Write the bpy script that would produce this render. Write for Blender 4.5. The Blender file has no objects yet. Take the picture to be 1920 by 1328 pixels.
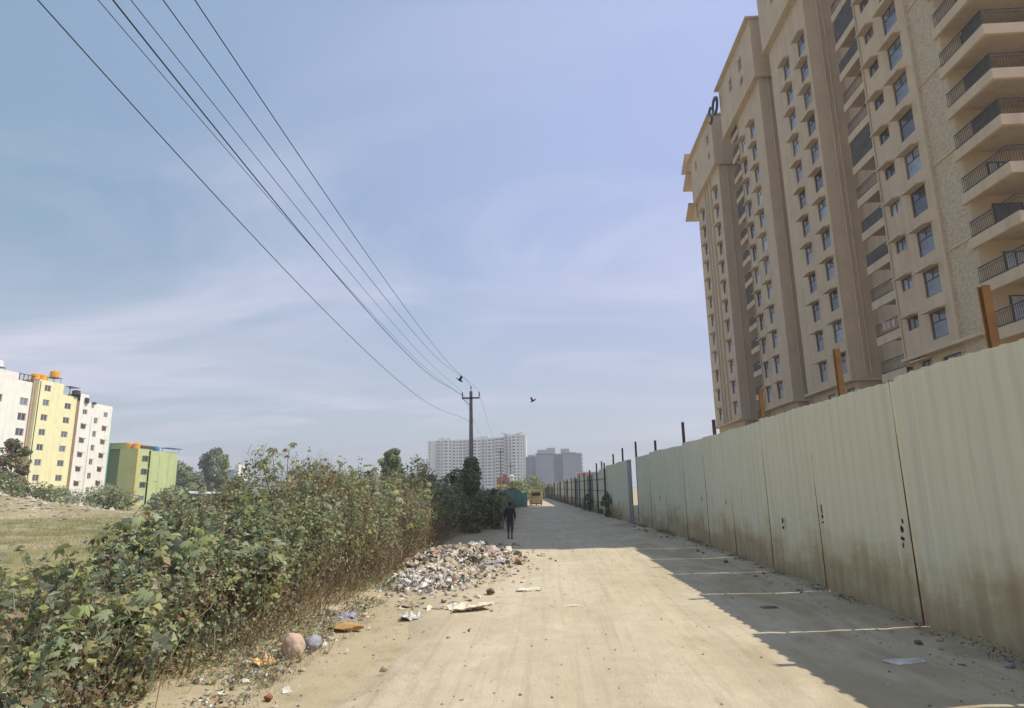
import bpy, math, random
import numpy as np
from mathutils import Vector, Matrix
sc = bpy.context.scene
COL = sc.collection
R_ = math.radians
# ------------------------------------------------------------ camera
cam_d = bpy.data.cameras.new('camera'); cam = bpy.data.objects.new('camera', cam_d); COL.objects.link(cam)
yaw, pitch, roll = 0.054380, 0.209416, 0.017085
cy_, sy_ = math.cos(yaw), math.sin(yaw); cp, sp = math.cos(pitch), math.sin(pitch); cr, sr = math.cos(roll), math.sin(roll)
RZ = Matrix(((cy_, -sy_, 0), (sy_, cy_, 0), (0, 0, 1)))
F0 = Vector((0, cp, sp)); U0 = Vector((0, -sp, cp)); R0 = Vector((1, 0, 0))
r_, u_, f_ = RZ @ (R0*cr - U0*sr), RZ @ (R0*sr + U0*cr), RZ @ F0
M = Matrix.Identity(4)
for i in range(3):
    M[i][0] = r_[i]; M[i][1] = u_[i]; M[i][2] = -f_[i]
M[0][3], M[1][3], M[2][3] = 0, 0, 2.35
cam.matrix_world = M
cam_d.sensor_width = 36; cam_d.lens = 36*1181/1920; cam_d.clip_end = 6000; cam_d.clip_start = 0.05
sc.camera = cam
# ------------------------------------------------------------ light
SUN_EL, SUN_AZ = R_(54.5), R_(5.5)          # azimuth measured from +X towards +Y
w = bpy.data.worlds.new('World'); sc.world = w; w.use_nodes = True
nt = w.node_tree; nt.nodes.clear()
def N(nt, t, **kw):
    n = nt.nodes.new(t)
    for k, v in kw.items(): setattr(n, k, v)
    return n
out = N(nt, 'ShaderNodeOutputWorld'); bg = N(nt, 'ShaderNodeBackground'); bg.inputs[1].default_value = 0.128
sky = N(nt, 'ShaderNodeTexSky', sky_type='NISHITA', sun_disc=False)
sky.sun_elevation = SUN_EL; sky.sun_rotation = math.pi/2 - SUN_AZ; sky.altitude = 900
sky.air_density = 1.0; sky.dust_density = 2.2; sky.ozone_density = 1.6
tc = N(nt, 'ShaderNodeTexCoord'); sep = N(nt, 'ShaderNodeSeparateXYZ'); nt.links.new(tc.outputs['Generated'], sep.inputs[0])
def mth(op, a, b=None, clamp=False, c=None):
    n = N(nt, 'ShaderNodeMath', operation=op, use_clamp=clamp)
    for i, x in enumerate((a, b, c)):
        if x is None: continue
        if isinstance(x, (int, float)): n.inputs[i].default_value = x
        else: nt.links.new(x, n.inputs[i])
    return n.outputs[0]
zc = mth('MAXIMUM', sep.outputs[2], 0.02); den = mth('ADD', zc, 0.12)
cx_ = mth('DIVIDE', sep.outputs[0], den); cyy = mth('DIVIDE', sep.outputs[1], den)
cmb = N(nt, 'ShaderNodeCombineXYZ'); nt.links.new(cx_, cmb.inputs[0]); nt.links.new(cyy, cmb.inputs[1])
mp = N(nt, 'ShaderNodeMapping'); mp.inputs['Rotation'].default_value = (0, 0, R_(-25)); mp.inputs['Scale'].default_value = (0.55, 1.05, 1); mp.inputs['Location'].default_value = (3.3, 1.9, 0)
nt.links.new(cmb.outputs[0], mp.inputs[0])
n1 = N(nt, 'ShaderNodeTexNoise'); n1.inputs['Scale'].default_value = 1.0; n1.inputs['Detail'].default_value = 7; n1.inputs['Roughness'].default_value = 0.55; n1.inputs['Distortion'].default_value = 1.1
nt.links.new(mp.outputs[0], n1.inputs['Vector'])
cr1 = N(nt, 'ShaderNodeValToRGB'); cr1.color_ramp.elements[0].position = 0.43; cr1.color_ramp.elements[1].position = 0.70
nt.links.new(n1.outputs[0], cr1.inputs[0])
n2 = N(nt, 'ShaderNodeTexNoise'); n2.inputs['Scale'].default_value = 0.45; n2.inputs['Detail'].default_value = 2; nt.links.new(mp.outputs[0], n2.inputs['Vector'])
cr2 = N(nt, 'ShaderNodeValToRGB'); cr2.color_ramp.elements[0].position = 0.40; cr2.color_ramp.elements[1].position = 0.62; nt.links.new(n2.outputs[0], cr2.inputs[0])
low = mth('SUBTRACT', 1.0, mth('MULTIPLY', sep.outputs[2], 2.0), clamp=True)
cl = mth('MULTIPLY', mth('MULTIPLY', cr1.outputs[0], mth('ADD', cr2.outputs[0], 0.25)), mth('ADD', mth('MULTIPLY', low, 1.1), 0.3), clamp=True)
mixc = N(nt, 'ShaderNodeMixRGB'); nt.links.new(cl, mixc.inputs[0])
tint = N(nt, 'ShaderNodeMixRGB', blend_type='MIX'); tint.inputs[0].default_value = 0.82
mrx = N(nt, 'ShaderNodeMapRange'); mrx.inputs[1].default_value = -0.62; mrx.inputs[2].default_value = 0.30; nt.links.new(sep.outputs[0], mrx.inputs[0])
veil = N(nt, 'ShaderNodeMixRGB'); veil.inputs[1].default_value = (2.05, 3.05, 4.25, 1); veil.inputs[2].default_value = (3.7, 4.25, 6.8, 1); nt.links.new(mrx.outputs[0], veil.inputs[0])
mrz = N(nt, 'ShaderNodeMapRange', interpolation_type='SMOOTHSTEP'); mrz.inputs[1].default_value = 0.42; mrz.inputs[2].default_value = -0.02; nt.links.new(sep.outputs[2], mrz.inputs[0])
veil2 = N(nt, 'ShaderNodeMixRGB'); veil2.inputs[2].default_value = (4.35, 4.75, 5.3, 1); nt.links.new(mrz.outputs[0], veil2.inputs[0]); nt.links.new(veil.outputs[0], veil2.inputs[1]); nt.links.new(veil2.outputs[0], tint.inputs[2])
nt.links.new(sky.outputs[0], tint.inputs[1]); nt.links.new(tint.outputs[0], mixc.inputs[1])
mixc.inputs[2].default_value = (5.6, 5.6, 6.7, 1)
nt.links.new(mixc.outputs[0], bg.inputs[0]); nt.links.new(bg.outputs[0], out.inputs[0])
sun_d = bpy.data.lights.new('sun', 'SUN'); sun = bpy.data.objects.new('sun', sun_d); COL.objects.link(sun)
sun_d.energy = 4.5; sun_d.angle = R_(0.5); sun_d.color = (1.0, 0.93, 0.80)
dv = Vector((-math.cos(SUN_EL)*math.cos(SUN_AZ), -math.cos(SUN_EL)*math.sin(SUN_AZ), -math.sin(SUN_EL)))
sun.rotation_euler = dv.to_track_quat('-Z', 'Y').to_euler(); sun.location = (60, 10, 90)
sc.view_settings.view_transform = 'Standard'; sc.view_settings.look = 'None'; sc.view_settings.exposure = 0.13; sc.view_settings.gamma = 1
sc.render.engine = 'CYCLES'
sc.cycles.max_bounces = 6; sc.cycles.volume_bounces = 0; sc.cycles.transparent_max_bounces = 8
# ------------------------------------------------------------ materials
def mat(name, col, rough=0.85, var=0.12, scale=3.0, col2=None, bump=0.0, bscale=30.0, spec=0.3, metal=0.0, stretch=None, tint=False, trans=0.0, coord='Object', randv=0.0):
    m = bpy.data.materials.new(name); m.use_nodes = True; t = m.node_tree; L = t.links
    p = t.nodes['Principled BSDF']; o = t.nodes['Material Output']
    p.inputs['Roughness'].default_value = rough; p.inputs['Specular IOR Level'].default_value = spec; p.inputs['Metallic'].default_value = metal
    tcn = N(t, 'ShaderNodeTexCoord'); mpn = N(t, 'ShaderNodeMapping'); L.new(tcn.outputs[coord], mpn.inputs[0])
    if stretch: mpn.inputs['Scale'].default_value = stretch
    nz = N(t, 'ShaderNodeTexNoise'); nz.inputs['Scale'].default_value = scale; nz.inputs['Detail'].default_value = 6; nz.inputs['Roughness'].default_value = 0.6
    L.new(mpn.outputs[0], nz.inputs['Vector'])
    mx = N(t, 'ShaderNodeMixRGB')
    c2 = col2 if col2 else tuple(c*(1-2*var) for c in col); c1 = col if col2 else tuple(min(1, c*(1+var)) for c in col)
    mx.inputs[1].default_value = (*c1, 1); mx.inputs[2].default_value = (*c2, 1)
    rp = N(t, 'ShaderNodeMapRange'); rp.inputs[1].default_value = 0.32; rp.inputs[2].default_value = 0.68
    L.new(nz.outputs[0], rp.inputs[0]); L.new(rp.outputs[0], mx.inputs[0])
    src = mx.outputs[0]
    if tint:
        a = N(t, 'ShaderNodeAttribute', attribute_name='tint'); mu = N(t, 'ShaderNodeMixRGB', blend_type='MULTIPLY'); mu.inputs[0].default_value = 1
        L.new(src, mu.inputs[1]); L.new(a.outputs['Color'], mu.inputs[2]); src = mu.outputs[0]
    if randv:
        oi = N(t, 'ShaderNodeObjectInfo'); hs = N(t, 'ShaderNodeHueSaturation'); mr = N(t, 'ShaderNodeMapRange'); mr.inputs[3].default_value = 1-randv; mr.inputs[4].default_value = 1+randv
        L.new(oi.outputs['Random'], mr.inputs[0]); L.new(mr.outputs[0], hs.inputs['Value']); L.new(src, hs.inputs['Color']); src = hs.outputs[0]
    L.new(src, p.inputs['Base Color'])
    if bump:
        b = N(t, 'ShaderNodeBump'); nb = N(t, 'ShaderNodeTexNoise'); nb.inputs['Scale'].default_value = bscale; nb.inputs['Detail'].default_value = 5
        L.new(mpn.outputs[0], nb.inputs['Vector']); L.new(nb.outputs[0], b.inputs['Height']); b.inputs['Strength'].default_value = bump; b.inputs['Distance'].default_value = 0.05
        L.new(b.outputs[0], p.inputs['Normal'])
    if trans:
        tr = N(t, 'ShaderNodeBsdfTranslucent'); L.new(src, tr.inputs[0]); ms = N(t, 'ShaderNodeMixShader'); ms.inputs[0].default_value = trans
        L.new(p.outputs[0], ms.inputs[1]); L.new(tr.outputs[0], ms.inputs[2]); L.new(ms.outputs[0], o.inputs[0])
    return m
def ramp_node(t, src, lo, hi):
    r = N(t, 'ShaderNodeMapRange'); r.inputs[1].default_value = lo; r.inputs[2].default_value = hi; t.links.new(src, r.inputs[0]); return r.outputs[0]
def mixn(t, fac, a, b, blend='MIX'):
    m = N(t, 'ShaderNodeMixRGB', blend_type=blend)
    for i, x in enumerate((fac, a, b)):
        if isinstance(x, (int, float)): m.inputs[i].default_value = x
        elif isinstance(x, tuple): m.inputs[i].default_value = (*x, 1)
        else: t.links.new(x, m.inputs[i])
    return m.outputs[0]
def noise(t, vec, scale, det=6, rough=0.6, dist=0.0):
    n = N(t, 'ShaderNodeTexNoise'); n.inputs['Scale'].default_value = scale; n.inputs['Detail'].default_value = det; n.inputs['Roughness'].default_value = rough; n.inputs['Distortion'].default_value = dist
    t.links.new(vec, n.inputs['Vector']); return n.outputs[0]
def mapv(t, vec, sc_):
    m = N(t, 'ShaderNodeMapping'); m.inputs['Scale'].default_value = sc_; t.links.new(vec, m.inputs[0]); return m.outputs[0]
def tm(t, op, a, b=None, clamp=False):
    n = N(t, 'ShaderNodeMath', operation=op, use_clamp=clamp)
    for i, x in enumerate((a, b)):
        if x is None: continue
        if isinstance(x, (int, float)): n.inputs[i].default_value = x
        else: t.links.new(x, n.inputs[i])
    return n.outputs[0]
def soil_mat(name, road):
    m = bpy.data.materials.new(name); m.use_nodes = True; t = m.node_tree; L = t.links
    p = t.nodes['Principled BSDF']; p.inputs['Roughness'].default_value = 0.95; p.inputs['Specular IOR Level'].default_value = 0.12
    g = N(t, 'ShaderNodeNewGeometry').outputs['Position']
    big = noise(t, g, 0.35, 5, 0.55, 0.6); mid = noise(t, g, 2.2, 7, 0.65); fine = noise(t, g, 28, 6, 0.7); grit = noise(t, g, 120, 3, 0.7)
    if road:
        c = mixn(t, ramp_node(t, big, 0.35, 0.65), (0.545, 0.475, 0.335), (0.48, 0.41, 0.28))
        trk = noise(t, mapv(t, g, (2.6, 0.10, 1)), 1.0, 5, 0.55, 0.3)
        c = mixn(t, tm(t, 'MULTIPLY', ramp_node(t, trk, 0.5, 0.72), 0.42), c, (0.60, 0.52, 0.39))
        trk2 = noise(t, mapv(t, g, (5.5, 0.16, 1)), 1.3, 4, 0.6, 0.2)
        c = mixn(t, tm(t, 'MULTIPLY', ramp_node(t, trk2, 0.50, 0.68), 0.42), c, (0.36, 0.28, 0.18))
        wn = noise(t, mapv(t, g, (0.8, 0.42, 1)), 0.75, 7, 0.72, 0.4); c = mixn(t, tm(t, 'MULTIPLY', ramp_node(t, wn, 0.57, 0.66), 0.45), c, (0.38, 0.31, 0.20))
        shade_soil = noise(t, mapv(t, g, (0.9, 0.35, 1)), 0.9, 6, 0.6, 1.2)
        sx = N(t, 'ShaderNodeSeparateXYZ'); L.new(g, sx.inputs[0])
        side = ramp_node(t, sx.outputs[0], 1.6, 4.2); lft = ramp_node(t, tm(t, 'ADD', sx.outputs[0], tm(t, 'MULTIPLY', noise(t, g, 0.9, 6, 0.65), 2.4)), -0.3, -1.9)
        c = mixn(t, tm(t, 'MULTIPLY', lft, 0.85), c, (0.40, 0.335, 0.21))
        pat = noise(t, mapv(t, g, (1.1, 0.5, 1)), 0.8, 7, 0.7, 0.8); c = mixn(t, tm(t, 'MULTIPLY', ramp_node(t, pat, 0.54, 0.60), 0.42), c, (0.62, 0.545, 0.41))
        c = mixn(t, tm(t, 'MULTIPLY', tm(t, 'MULTIPLY', ramp_node(t, shade_soil, 0.40, 0.60), side), 0.70), c, (0.33, 0.265, 0.16))  # brown soil near the fence, with the fence shadow's dark tone painted in
    else:
        c = mixn(t, ramp_node(t, big, 0.35, 0.65), (0.39, 0.33, 0.205), (0.45, 0.375, 0.245))
        sx = N(t, 'ShaderNodeSeparateXYZ'); L.new(g, sx.inputs[0])
        grass = noise(t, mapv(t, g, (0.12, 0.2, 1)), 1.0, 6, 0.6)
        far = ramp_node(t, sx.outputs[0], -7.5, -11.0)
        c = mixn(t, tm(t, 'MULTIPLY', far, ramp_node(t, grass, 0.38, 0.56)), c, (0.215, 0.205, 0.09))
        c = mixn(t, tm(t, 'MULTIPLY', ramp_node(t, mid, 0.52, 0.66), 0.55), c, (0.29, 0.235, 0.13))
    c = mixn(t, tm(t, 'MULTIPLY', ramp_node(t, mid, 0.45, 0.7), 0.22), c, (0.30, 0.22, 0.13))
    c = mixn(t, tm(t, 'MULTIPLY', ramp_node(t, fine, 0.5, 0.75), 0.35), c, (0.36, 0.28, 0.17))
    c = mixn(t, tm(t, 'MULTIPLY', ramp_node(t, grit, 0.60, 0.72), 0.35), c, (0.66, 0.58, 0.44))
    L.new(c, p.inputs['Base Color'])
    b = N(t, 'ShaderNodeBump'); b.inputs['Strength'].default_value = 0.75; b.inputs['Distance'].default_value = 0.035
    h = tm(t, 'ADD', tm(t, 'MULTIPLY', mid, 1.2), tm(t, 'ADD', tm(t, 'MULTIPLY', fine, 0.6), tm(t, 'MULTIPLY', grit, 0.25)))
    L.new(h, b.inputs['Height']); L.new(b.outputs[0], p.inputs['Normal'])
    return m
M_ = {}
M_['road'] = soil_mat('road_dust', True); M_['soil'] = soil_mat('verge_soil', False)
M_['tan'] = mat('tan_render', (0.61, 0.475, 0.34), 0.9, 0.05, 0.6, bump=0.12, bscale=18)
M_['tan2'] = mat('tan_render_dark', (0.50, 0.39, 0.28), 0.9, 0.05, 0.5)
M_['tanlight'] = mat('tan_trim', (0.62, 0.495, 0.355), 0.9, 0.05, 0.8)
M_['cream'] = mat('cream_render', (0.54, 0.43, 0.285), 0.9, 0.05, 0.8)
M_['stone'] = mat('stone_cladding', (0.64, 0.53, 0.385), 0.9, 0.0, 5.5, col2=(0.42, 0.325, 0.22), bump=1.0, bscale=7, stretch=(1, 1, 1.8))
M_['frame'] = mat('brown_window_frame', (0.075, 0.045, 0.035), 0.5, 0.1)
M_['rail'] = mat('dark_steel_rail', (0.05, 0.045, 0.042), 0.5, 0.1)
M_['net'] = mat('dark_balcony_screen', (0.10, 0.09, 0.08), 0.8, 0.2, 2.0)
def glass(name, col, rough=0.12):
    m = mat(name, col, rough, 0.25, 0.7, spec=0.8, randv=0.5); return m
M_['glass'] = glass('window_glass', (0.20, 0.225, 0.28)); M_['glass_dark'] = glass('window_glass_dark', (0.07, 0.07, 0.08)); M_['glass_curtain'] = glass('window_glass_curtain', (0.42, 0.45, 0.52), 0.35)
def fence_mat():
    m = bpy.data.materials.new('fence_sheet_paint'); m.use_nodes = True; t = m.node_tree; L = t.links
    p = t.nodes['Principled BSDF']; p.inputs['Roughness'].default_value = 0.55; p.inputs['Specular IOR Level'].default_value = 0.3
    g = N(t, 'ShaderNodeNewGeometry').outputs['Position']; sx = N(t, 'ShaderNodeSeparateXYZ'); L.new(g, sx.inputs[0])
    oi = N(t, 'ShaderNodeObjectInfo').outputs['Random']
    base = mixn(t, oi, (0.70, 0.65, 0.475), (0.63, 0.63, 0.49))
    st = noise(t, mapv(t, g, (3, 7, 0.22)), 1.0, 6, 0.6)
    c = mixn(t, tm(t, 'MULTIPLY', ramp_node(t, st, 0.45, 0.7), 0.28), base, (0.43, 0.41, 0.33))
    st2 = noise(t, mapv(t, g, (3, 16, 0.35)), 1.0, 4, 0.6)
    c = mixn(t, tm(t, 'MULTIPLY', ramp_node(t, st2, 0.66, 0.72), 0.55), c, (0.78, 0.78, 0.70))
    # splashed mud along the foot, ragged upper edge
    ed = noise(t, mapv(t, g, (1, 0.5, 0.9)), 1.0, 6, 0.65); ed2 = noise(t, mapv(t, g, (1, 5, 0.5)), 1.0, 5, 0.6)
    lim = tm(t, 'ADD', tm(t, 'MULTIPLY', ed, 3.6), tm(t, 'MULTIPLY', ed2, 1.4))
    d = tm(t, 'SUBTRACT', lim, tm(t, 'ADD', sx.outputs[2], 1.38))
    c = mixn(t, tm(t, 'MULTIPLY', ramp_node(t, d, -0.35, 0.55), 0.80), c, (0.49, 0.395, 0.215))
    c = mixn(t, tm(t, 'MULTIPLY', ramp_node(t, d, 0.25, 0.95), 0.75), c, (0.38, 0.285, 0.175))
    rs = noise(t, mapv(t, g, (2, 3.5, 1.1)), 1.6, 5, 0.7)
    c = mixn(t, tm(t, 'MULTIPLY', ramp_node(t, rs, 0.71, 0.76), 0.7), c, (0.26, 0.12, 0.05))
    L.new(c, p.inputs['Base Color'])
    b = N(t, 'ShaderNodeBump'); b.inputs['Strength'].default_value = 0.35; b.inputs['Distance'].default_value = 0.04
    L.new(noise(t, mapv(t, g, (1, 1.2, 0.6)), 1.6, 4, 0.5), b.inputs['Height']); L.new(b.outputs[0], p.inputs['Normal'])
    return m
M_['sheet'] = fence_mat()
M_['sheet_back'] = mat('grey_galvanised_sheet', (0.24, 0.24, 0.235), 0.5, 0.15, 1.5, metal=0.2)
M_['hole'] = mat('torn_black_marking', (0.02, 0.02, 0.02), 0.8, 0.1); M_['redmark'] = mat('faded_red_marking', (0.24, 0.13, 0.11), 0.8, 0.1)
M_['ochre'] = mat('ochre_primer_steel', (0.30, 0.155, 0.045), 0.7, 0.0, 2.0, col2=(0.20, 0.09, 0.03)); M_['rust'] = mat('dark_rusty_steel', (0.085, 0.045, 0.035), 0.8, 0.3, 4)
M_['concrete'] = mat('pole_concrete', (0.22, 0.20, 0.18), 0.9, 0.12, 2.0, bump=0.2); M_['wire'] = mat('black_wire', (0.03, 0.03, 0.035), 0.6, 0.0)
M_['leaf'] = mat('leaf', (0.95, 0.95, 0.95), 0.62, 0.10, 1.5, tint=True, trans=0.38, spec=0.35)
M_['bark'] = mat('bark', (0.13, 0.095, 0.06), 0.95, 0.25, 6); M_['twig'] = mat('dry_stem', (0.95, 0.95, 0.95), 0.9, 0.1, 2, tint=True)
M_['litter'] = mat('litter', (0.95, 0.95, 0.95), 0.6, 0.15, 9, tint=True)
M_['pinkrock'] = mat('pink_rock', (0.55, 0.36, 0.28), 0.9, 0.0, 4, col2=(0.46, 0.36, 0.26), bump=0.4, bscale=14)
M_['greyrock'] = mat('grey_rock', (0.31, 0.30, 0.33), 0.85, 0.15, 5, bump=0.4, bscale=14); M_['tanrock'] = mat('tan_rock', (0.42, 0.35, 0.24), 0.9, 0.15, 6, bump=0.4, bscale=20)
M_['darkrock'] = mat('dark_rock', (0.17, 0.12, 0.08), 0.9, 0.2, 9, bump=0.5, bscale=20); M_['redbrick'] = mat('red_brick', (0.34, 0.12, 0.06), 0.9, 0.2, 9, bump=0.4)
M_['ochreslab'] = mat('ochre_slab', (0.46, 0.28, 0.11), 0.9, 0.15, 5, bump=0.3, bscale=20); M_['orange'] = mat('orange_plastic', (0.75, 0.38, 0.12), 0.5, 0.0, 5, col2=(0.70, 0.55, 0.30))
M_['paper'] = mat('pale_paper', (0.66, 0.60, 0.46), 0.85, 0.15, 8); M_['clearbag'] = mat('pale_plastic', (0.60, 0.58, 0.52), 0.5, 0.2, 8, spec=0.4); M_['lilac'] = mat('lilac_cloth', (0.36, 0.33, 0.42), 0.9, 0.2, 8)
M_['pinkcloth'] = mat('pink_plastic', (0.56, 0.38, 0.37), 0.8, 0.2, 8); M_['yellowcl'] = mat('yellow_plastic', (0.66, 0.56, 0.16), 0.6, 0.2, 8); M_['purple'] = mat('mauve_plastic', (0.46, 0.40, 0.42), 0.8, 0.2, 8)
M_['whitewall'] = mat('white_render', (0.80, 0.79, 0.72), 0.9, 0.04, 0.5); M_['cyanwall'] = mat('turquoise_trim', (0.25, 0.55, 0.52), 0.9, 0.04); M_['yellowwall'] = mat('pale_yellow_render', (0.80, 0.76, 0.45), 0.9, 0.04, 0.5)
M_['brownwall'] = mat('brown_render_strip', (0.50, 0.36, 0.27), 0.9, 0.08, 0.5); M_['greenwall'] = mat('lime_green_render', (0.46, 0.53, 0.25), 0.9, 0.05, 0.5); M_['greenshade'] = mat('shaded_green_render', (0.40, 0.45, 0.20), 0.9, 0.06, 0.5)  # last one: lime green darkened to paint the side wall's shade; hoods share it
M_['orangetank'] = mat('orange_tank_plastic', (0.75, 0.36, 0.03), 0.5, 0.08); M_['blacktank'] = mat('black_tank_plastic', (0.04, 0.04, 0.045), 0.5, 0.1); M_['whitetank'] = mat('white_tank_plastic', (0.75, 0.75, 0.78), 0.5, 0.05); M_['bluetarp'] = mat('blue_sheet', (0.05, 0.20, 0.42), 0.6, 0.1)
M_['farwhite'] = mat('far_white_render', (0.80, 0.78, 0.74), 0.9, 0.04, 0.1); M_['fargrey'] = mat('far_grey_render', (0.42, 0.40, 0.38), 0.9, 0.04, 0.1); M_['fardark'] = mat('far_window_glass', (0.07, 0.065, 0.065), 0.4, 0.2, 0.2)
M_['netgrey'] = mat('grey_construction_net', (0.24, 0.265, 0.285), 0.95, 0.08, 0.15); M_['netblue'] = mat('blue_construction_net', (0.15, 0.17, 0.225), 0.95, 0.08, 0.15)
M_['coat'] = mat('dark_cloth', (0.035, 0.033, 0.040), 0.9, 0.3, 14); M_['shorts'] = mat('grey_cloth', (0.075, 0.078, 0.085), 0.9, 0.2, 12); M_['skin'] = mat('brown_skin', (0.13, 0.07, 0.045), 0.6, 0.05); M_['hair'] = mat('black_hair', (0.012, 0.01, 0.01), 0.6, 0.2, 20); M_['shoe'] = mat('black_leather', (0.02, 0.02, 0.02), 0.5, 0.1)
M_['vyellow'] = mat('yellow_vehicle_paint', (0.66, 0.53, 0.16), 0.6, 0.1); M_['vdust'] = mat('dusty_vehicle_panel', (0.56, 0.44, 0.29), 0.85, 0.15, 4); M_['vdark'] = mat('vehicle_dark_opening', (0.06, 0.055, 0.05), 0.5, 0.1); M_['rubber'] = mat('tyre_rubber', (0.03, 0.03, 0.03), 0.9, 0.1); M_['redlamp'] = mat('red_lamp_lens', (0.4, 0.03, 0.02), 0.3, 0.05)
M_['bird'] = mat('dark_feather', (0.02, 0.02, 0.022), 0.7, 0.1); M_['terra'] = mat('terracotta_wall', (0.42, 0.20, 0.14), 0.9, 0.08); M_['teal'] = mat('teal_sheet', (0.15, 0.30, 0.27), 0.8, 0.1, 1); M_['roofsheet'] = mat('pale_roof_sheet', (0.55, 0.56, 0.58), 0.6, 0.1)
M_['shed'] = mat('shed_wall', (0.22, 0.17, 0.14), 0.9, 0.15, 2); M_['paleblue'] = mat('pale_blue_wall', (0.34, 0.43, 0.48), 0.9, 0.05)
# ------------------------------------------------------------ mesh helpers
WL = {}
class MB:
    def __init__(s): s.v = []; s.f = []; s.m = []
    def add(s, vs, fs, mi=0):
        b = len(s.v); s.v += [tuple(v) for v in vs]; s.f += [tuple(b+i for i in f) for f in fs]; s.m += [mi]*len(fs); return s
    def box(s, x0, y0, z0, x1, y1, z1, mi=0):
        return s.add([(x0, y0, z0), (x1, y0, z0), (x1, y1, z0), (x0, y1, z0), (x0, y0, z1), (x1, y0, z1), (x1, y1, z1), (x0, y1, z1)],
                     [(0, 3, 2, 1), (4, 5, 6, 7), (0, 1, 5, 4), (1, 2, 6, 5), (2, 3, 7, 6), (3, 0, 4, 7)], mi)
    def tube(s, pts, r, n=6, mi=0):
        pts = [Vector(p) for p in pts]; k = len(pts); rr = r if isinstance(r, (list, tuple)) else [r]*k
        vs = []; 
        for i, p in enumerate(pts):
            d = (pts[min(i+1, k-1)]-pts[max(i-1, 0)]).normalized(); a = d.cross(Vector((0, 0, 1)))
            if a.length < 1e-3: a = Vector((1, 0, 0))
            a.normalize(); b = d.cross(a)
            for j in range(n):
                t = 2*math.pi*j/n; vs.append(p+(a*math.cos(t)+b*math.sin(t))*rr[i])
        fs = [(i*n+j, i*n+(j+1) % n, (i+1)*n+(j+1) % n, (i+1)*n+j) for i in range(k-1) for j in range(n)]
        fs += [tuple(range(n))[::-1], tuple((k-1)*n+j for j in range(n))]
        return s.add(vs, fs, mi)
    def lathe(s, prof, c=(0, 0, 0), n=16, mi=0):
        vs = []; k = len(prof)
        for (r, z) in prof:
            for j in range(n):
                t = 2*math.pi*j/n; vs.append((c[0]+r*math.cos(t), c[1]+r*math.sin(t), c[2]+z))
        fs = [(i*n+j, i*n+(j+1) % n, (i+1)*n+(j+1) % n, (i+1)*n+j) for i in range(k-1) for j in range(n)]
        fs += [tuple(range(n))[::-1], tuple((k-1)*n+j for j in range(n))]
        return s.add(vs, fs, mi)
    def build(s, name, mats, parent=None, smooth=False, world=True, loc=None):
        me = bpy.data.meshes.new(name); off = WL.get(parent.name, Vector((0, 0, 0))) if (parent and world) else Vector((0, 0, 0))
        if loc is not None and world: off = Vector(loc)
        me.from_pydata([tuple(Vector(v)-off) for v in s.v], [], s.f)
        if not isinstance(mats, (list, tuple)): mats = [mats]
        for m in mats: me.materials.append(m)
        me.polygons.foreach_set('material_index', s.m)
        if smooth: me.polygons.foreach_set('use_smooth', [True]*len(s.f))
        me.update()
        o = bpy.data.objects.new(name, me); COL.objects.link(o)
        if parent: o.parent = parent; WL[o.name] = WL.get(parent.name, Vector((0, 0, 0))).copy()
        else: WL[o.name] = Vector((0, 0, 0))
        if loc is not None:
            o.location = Vector(loc); WL[o.name] = Vector(loc)
        return o
def tag(o, label=None, cat=None, group=None, kind=None):
    if label: o['label'] = label
    if cat: o['category'] = cat
    if group: o['group'] = group
    if kind: o['kind'] = kind
    return o
def thing(name, loc, label, cat, group=None):
    o = bpy.data.objects.new(name, None); COL.objects.link(o); o.location = loc; o.empty_display_size = 0.3
    WL[o.name] = Vector(loc); return tag(o, label, cat, group)
def dup(o, parent=None, loc=None):
    c = o.copy(); COL.objects.link(c)
    if parent: c.parent = parent
    if loc is not None: c.location = loc
    for ch in list(o.children): dup(ch, c)
    return c
def hash2(x, y, s=0):
    v = np.sin(x*127.1+y*311.7+s*74.7)*43758.5453; return v-np.floor(v)
def vnoise(x, y, s=0):
    x = np.asarray(x, float); y = np.asarray(y, float); xi, yi = np.floor(x), np.floor(y); fx, fy = x-xi, y-yi
    fx = fx*fx*(3-2*fx); fy = fy*fy*(3-2*fy)
    return (hash2(xi, yi, s)*(1-fx)+hash2(xi+1, yi, s)*fx)*(1-fy)+(hash2(xi, yi+1, s)*(1-fx)+hash2(xi+1, yi+1, s)*fx)*fy
def fbm(x, y, s=0, o=4):
    a = 0.0; k = 1.0
    for i in range(o): a = a+vnoise(x*2**i, y*2**i, s+i)*k; k *= 0.5
    return a/(2-2*0.5**o)
def np_mesh(name, V, Fq, mats, tint=None, parent=None, smooth=False, tri=False):
    me = bpy.data.meshes.new(name); V = np.asarray(V, np.float32); Fq = np.asarray(Fq, np.int32); k = Fq.shape[1]
    me.vertices.add(len(V)); me.vertices.foreach_set('co', V.ravel())
    me.loops.add(Fq.size); me.loops.foreach_set('vertex_index', Fq.ravel())
    me.polygons.add(len(Fq)); me.polygons.foreach_set('loop_start', np.arange(0, Fq.size, k, dtype=np.int32)); me.polygons.foreach_set('loop_total', np.full(len(Fq), k, np.int32))
    if smooth: me.polygons.foreach_set('use_smooth', np.ones(len(Fq), bool))
    me.update(calc_edges=True); me.validate()
    if tint is not None:
        a = me.color_attributes.new('tint', 'FLOAT_COLOR', 'POINT'); c = np.ones((len(V), 4), np.float32); c[:, :3] = tint; a.data.foreach_set('color', c.ravel())
    for m in (mats if isinstance(mats, list) else [mats]): me.materials.append(m)
    o = bpy.data.objects.new(name, me); COL.objects.link(o); WL[o.name] = Vector((0, 0, 0))
    if parent: o.parent = parent; WL[o.name] = WL[parent.name].copy()
    return o
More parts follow.
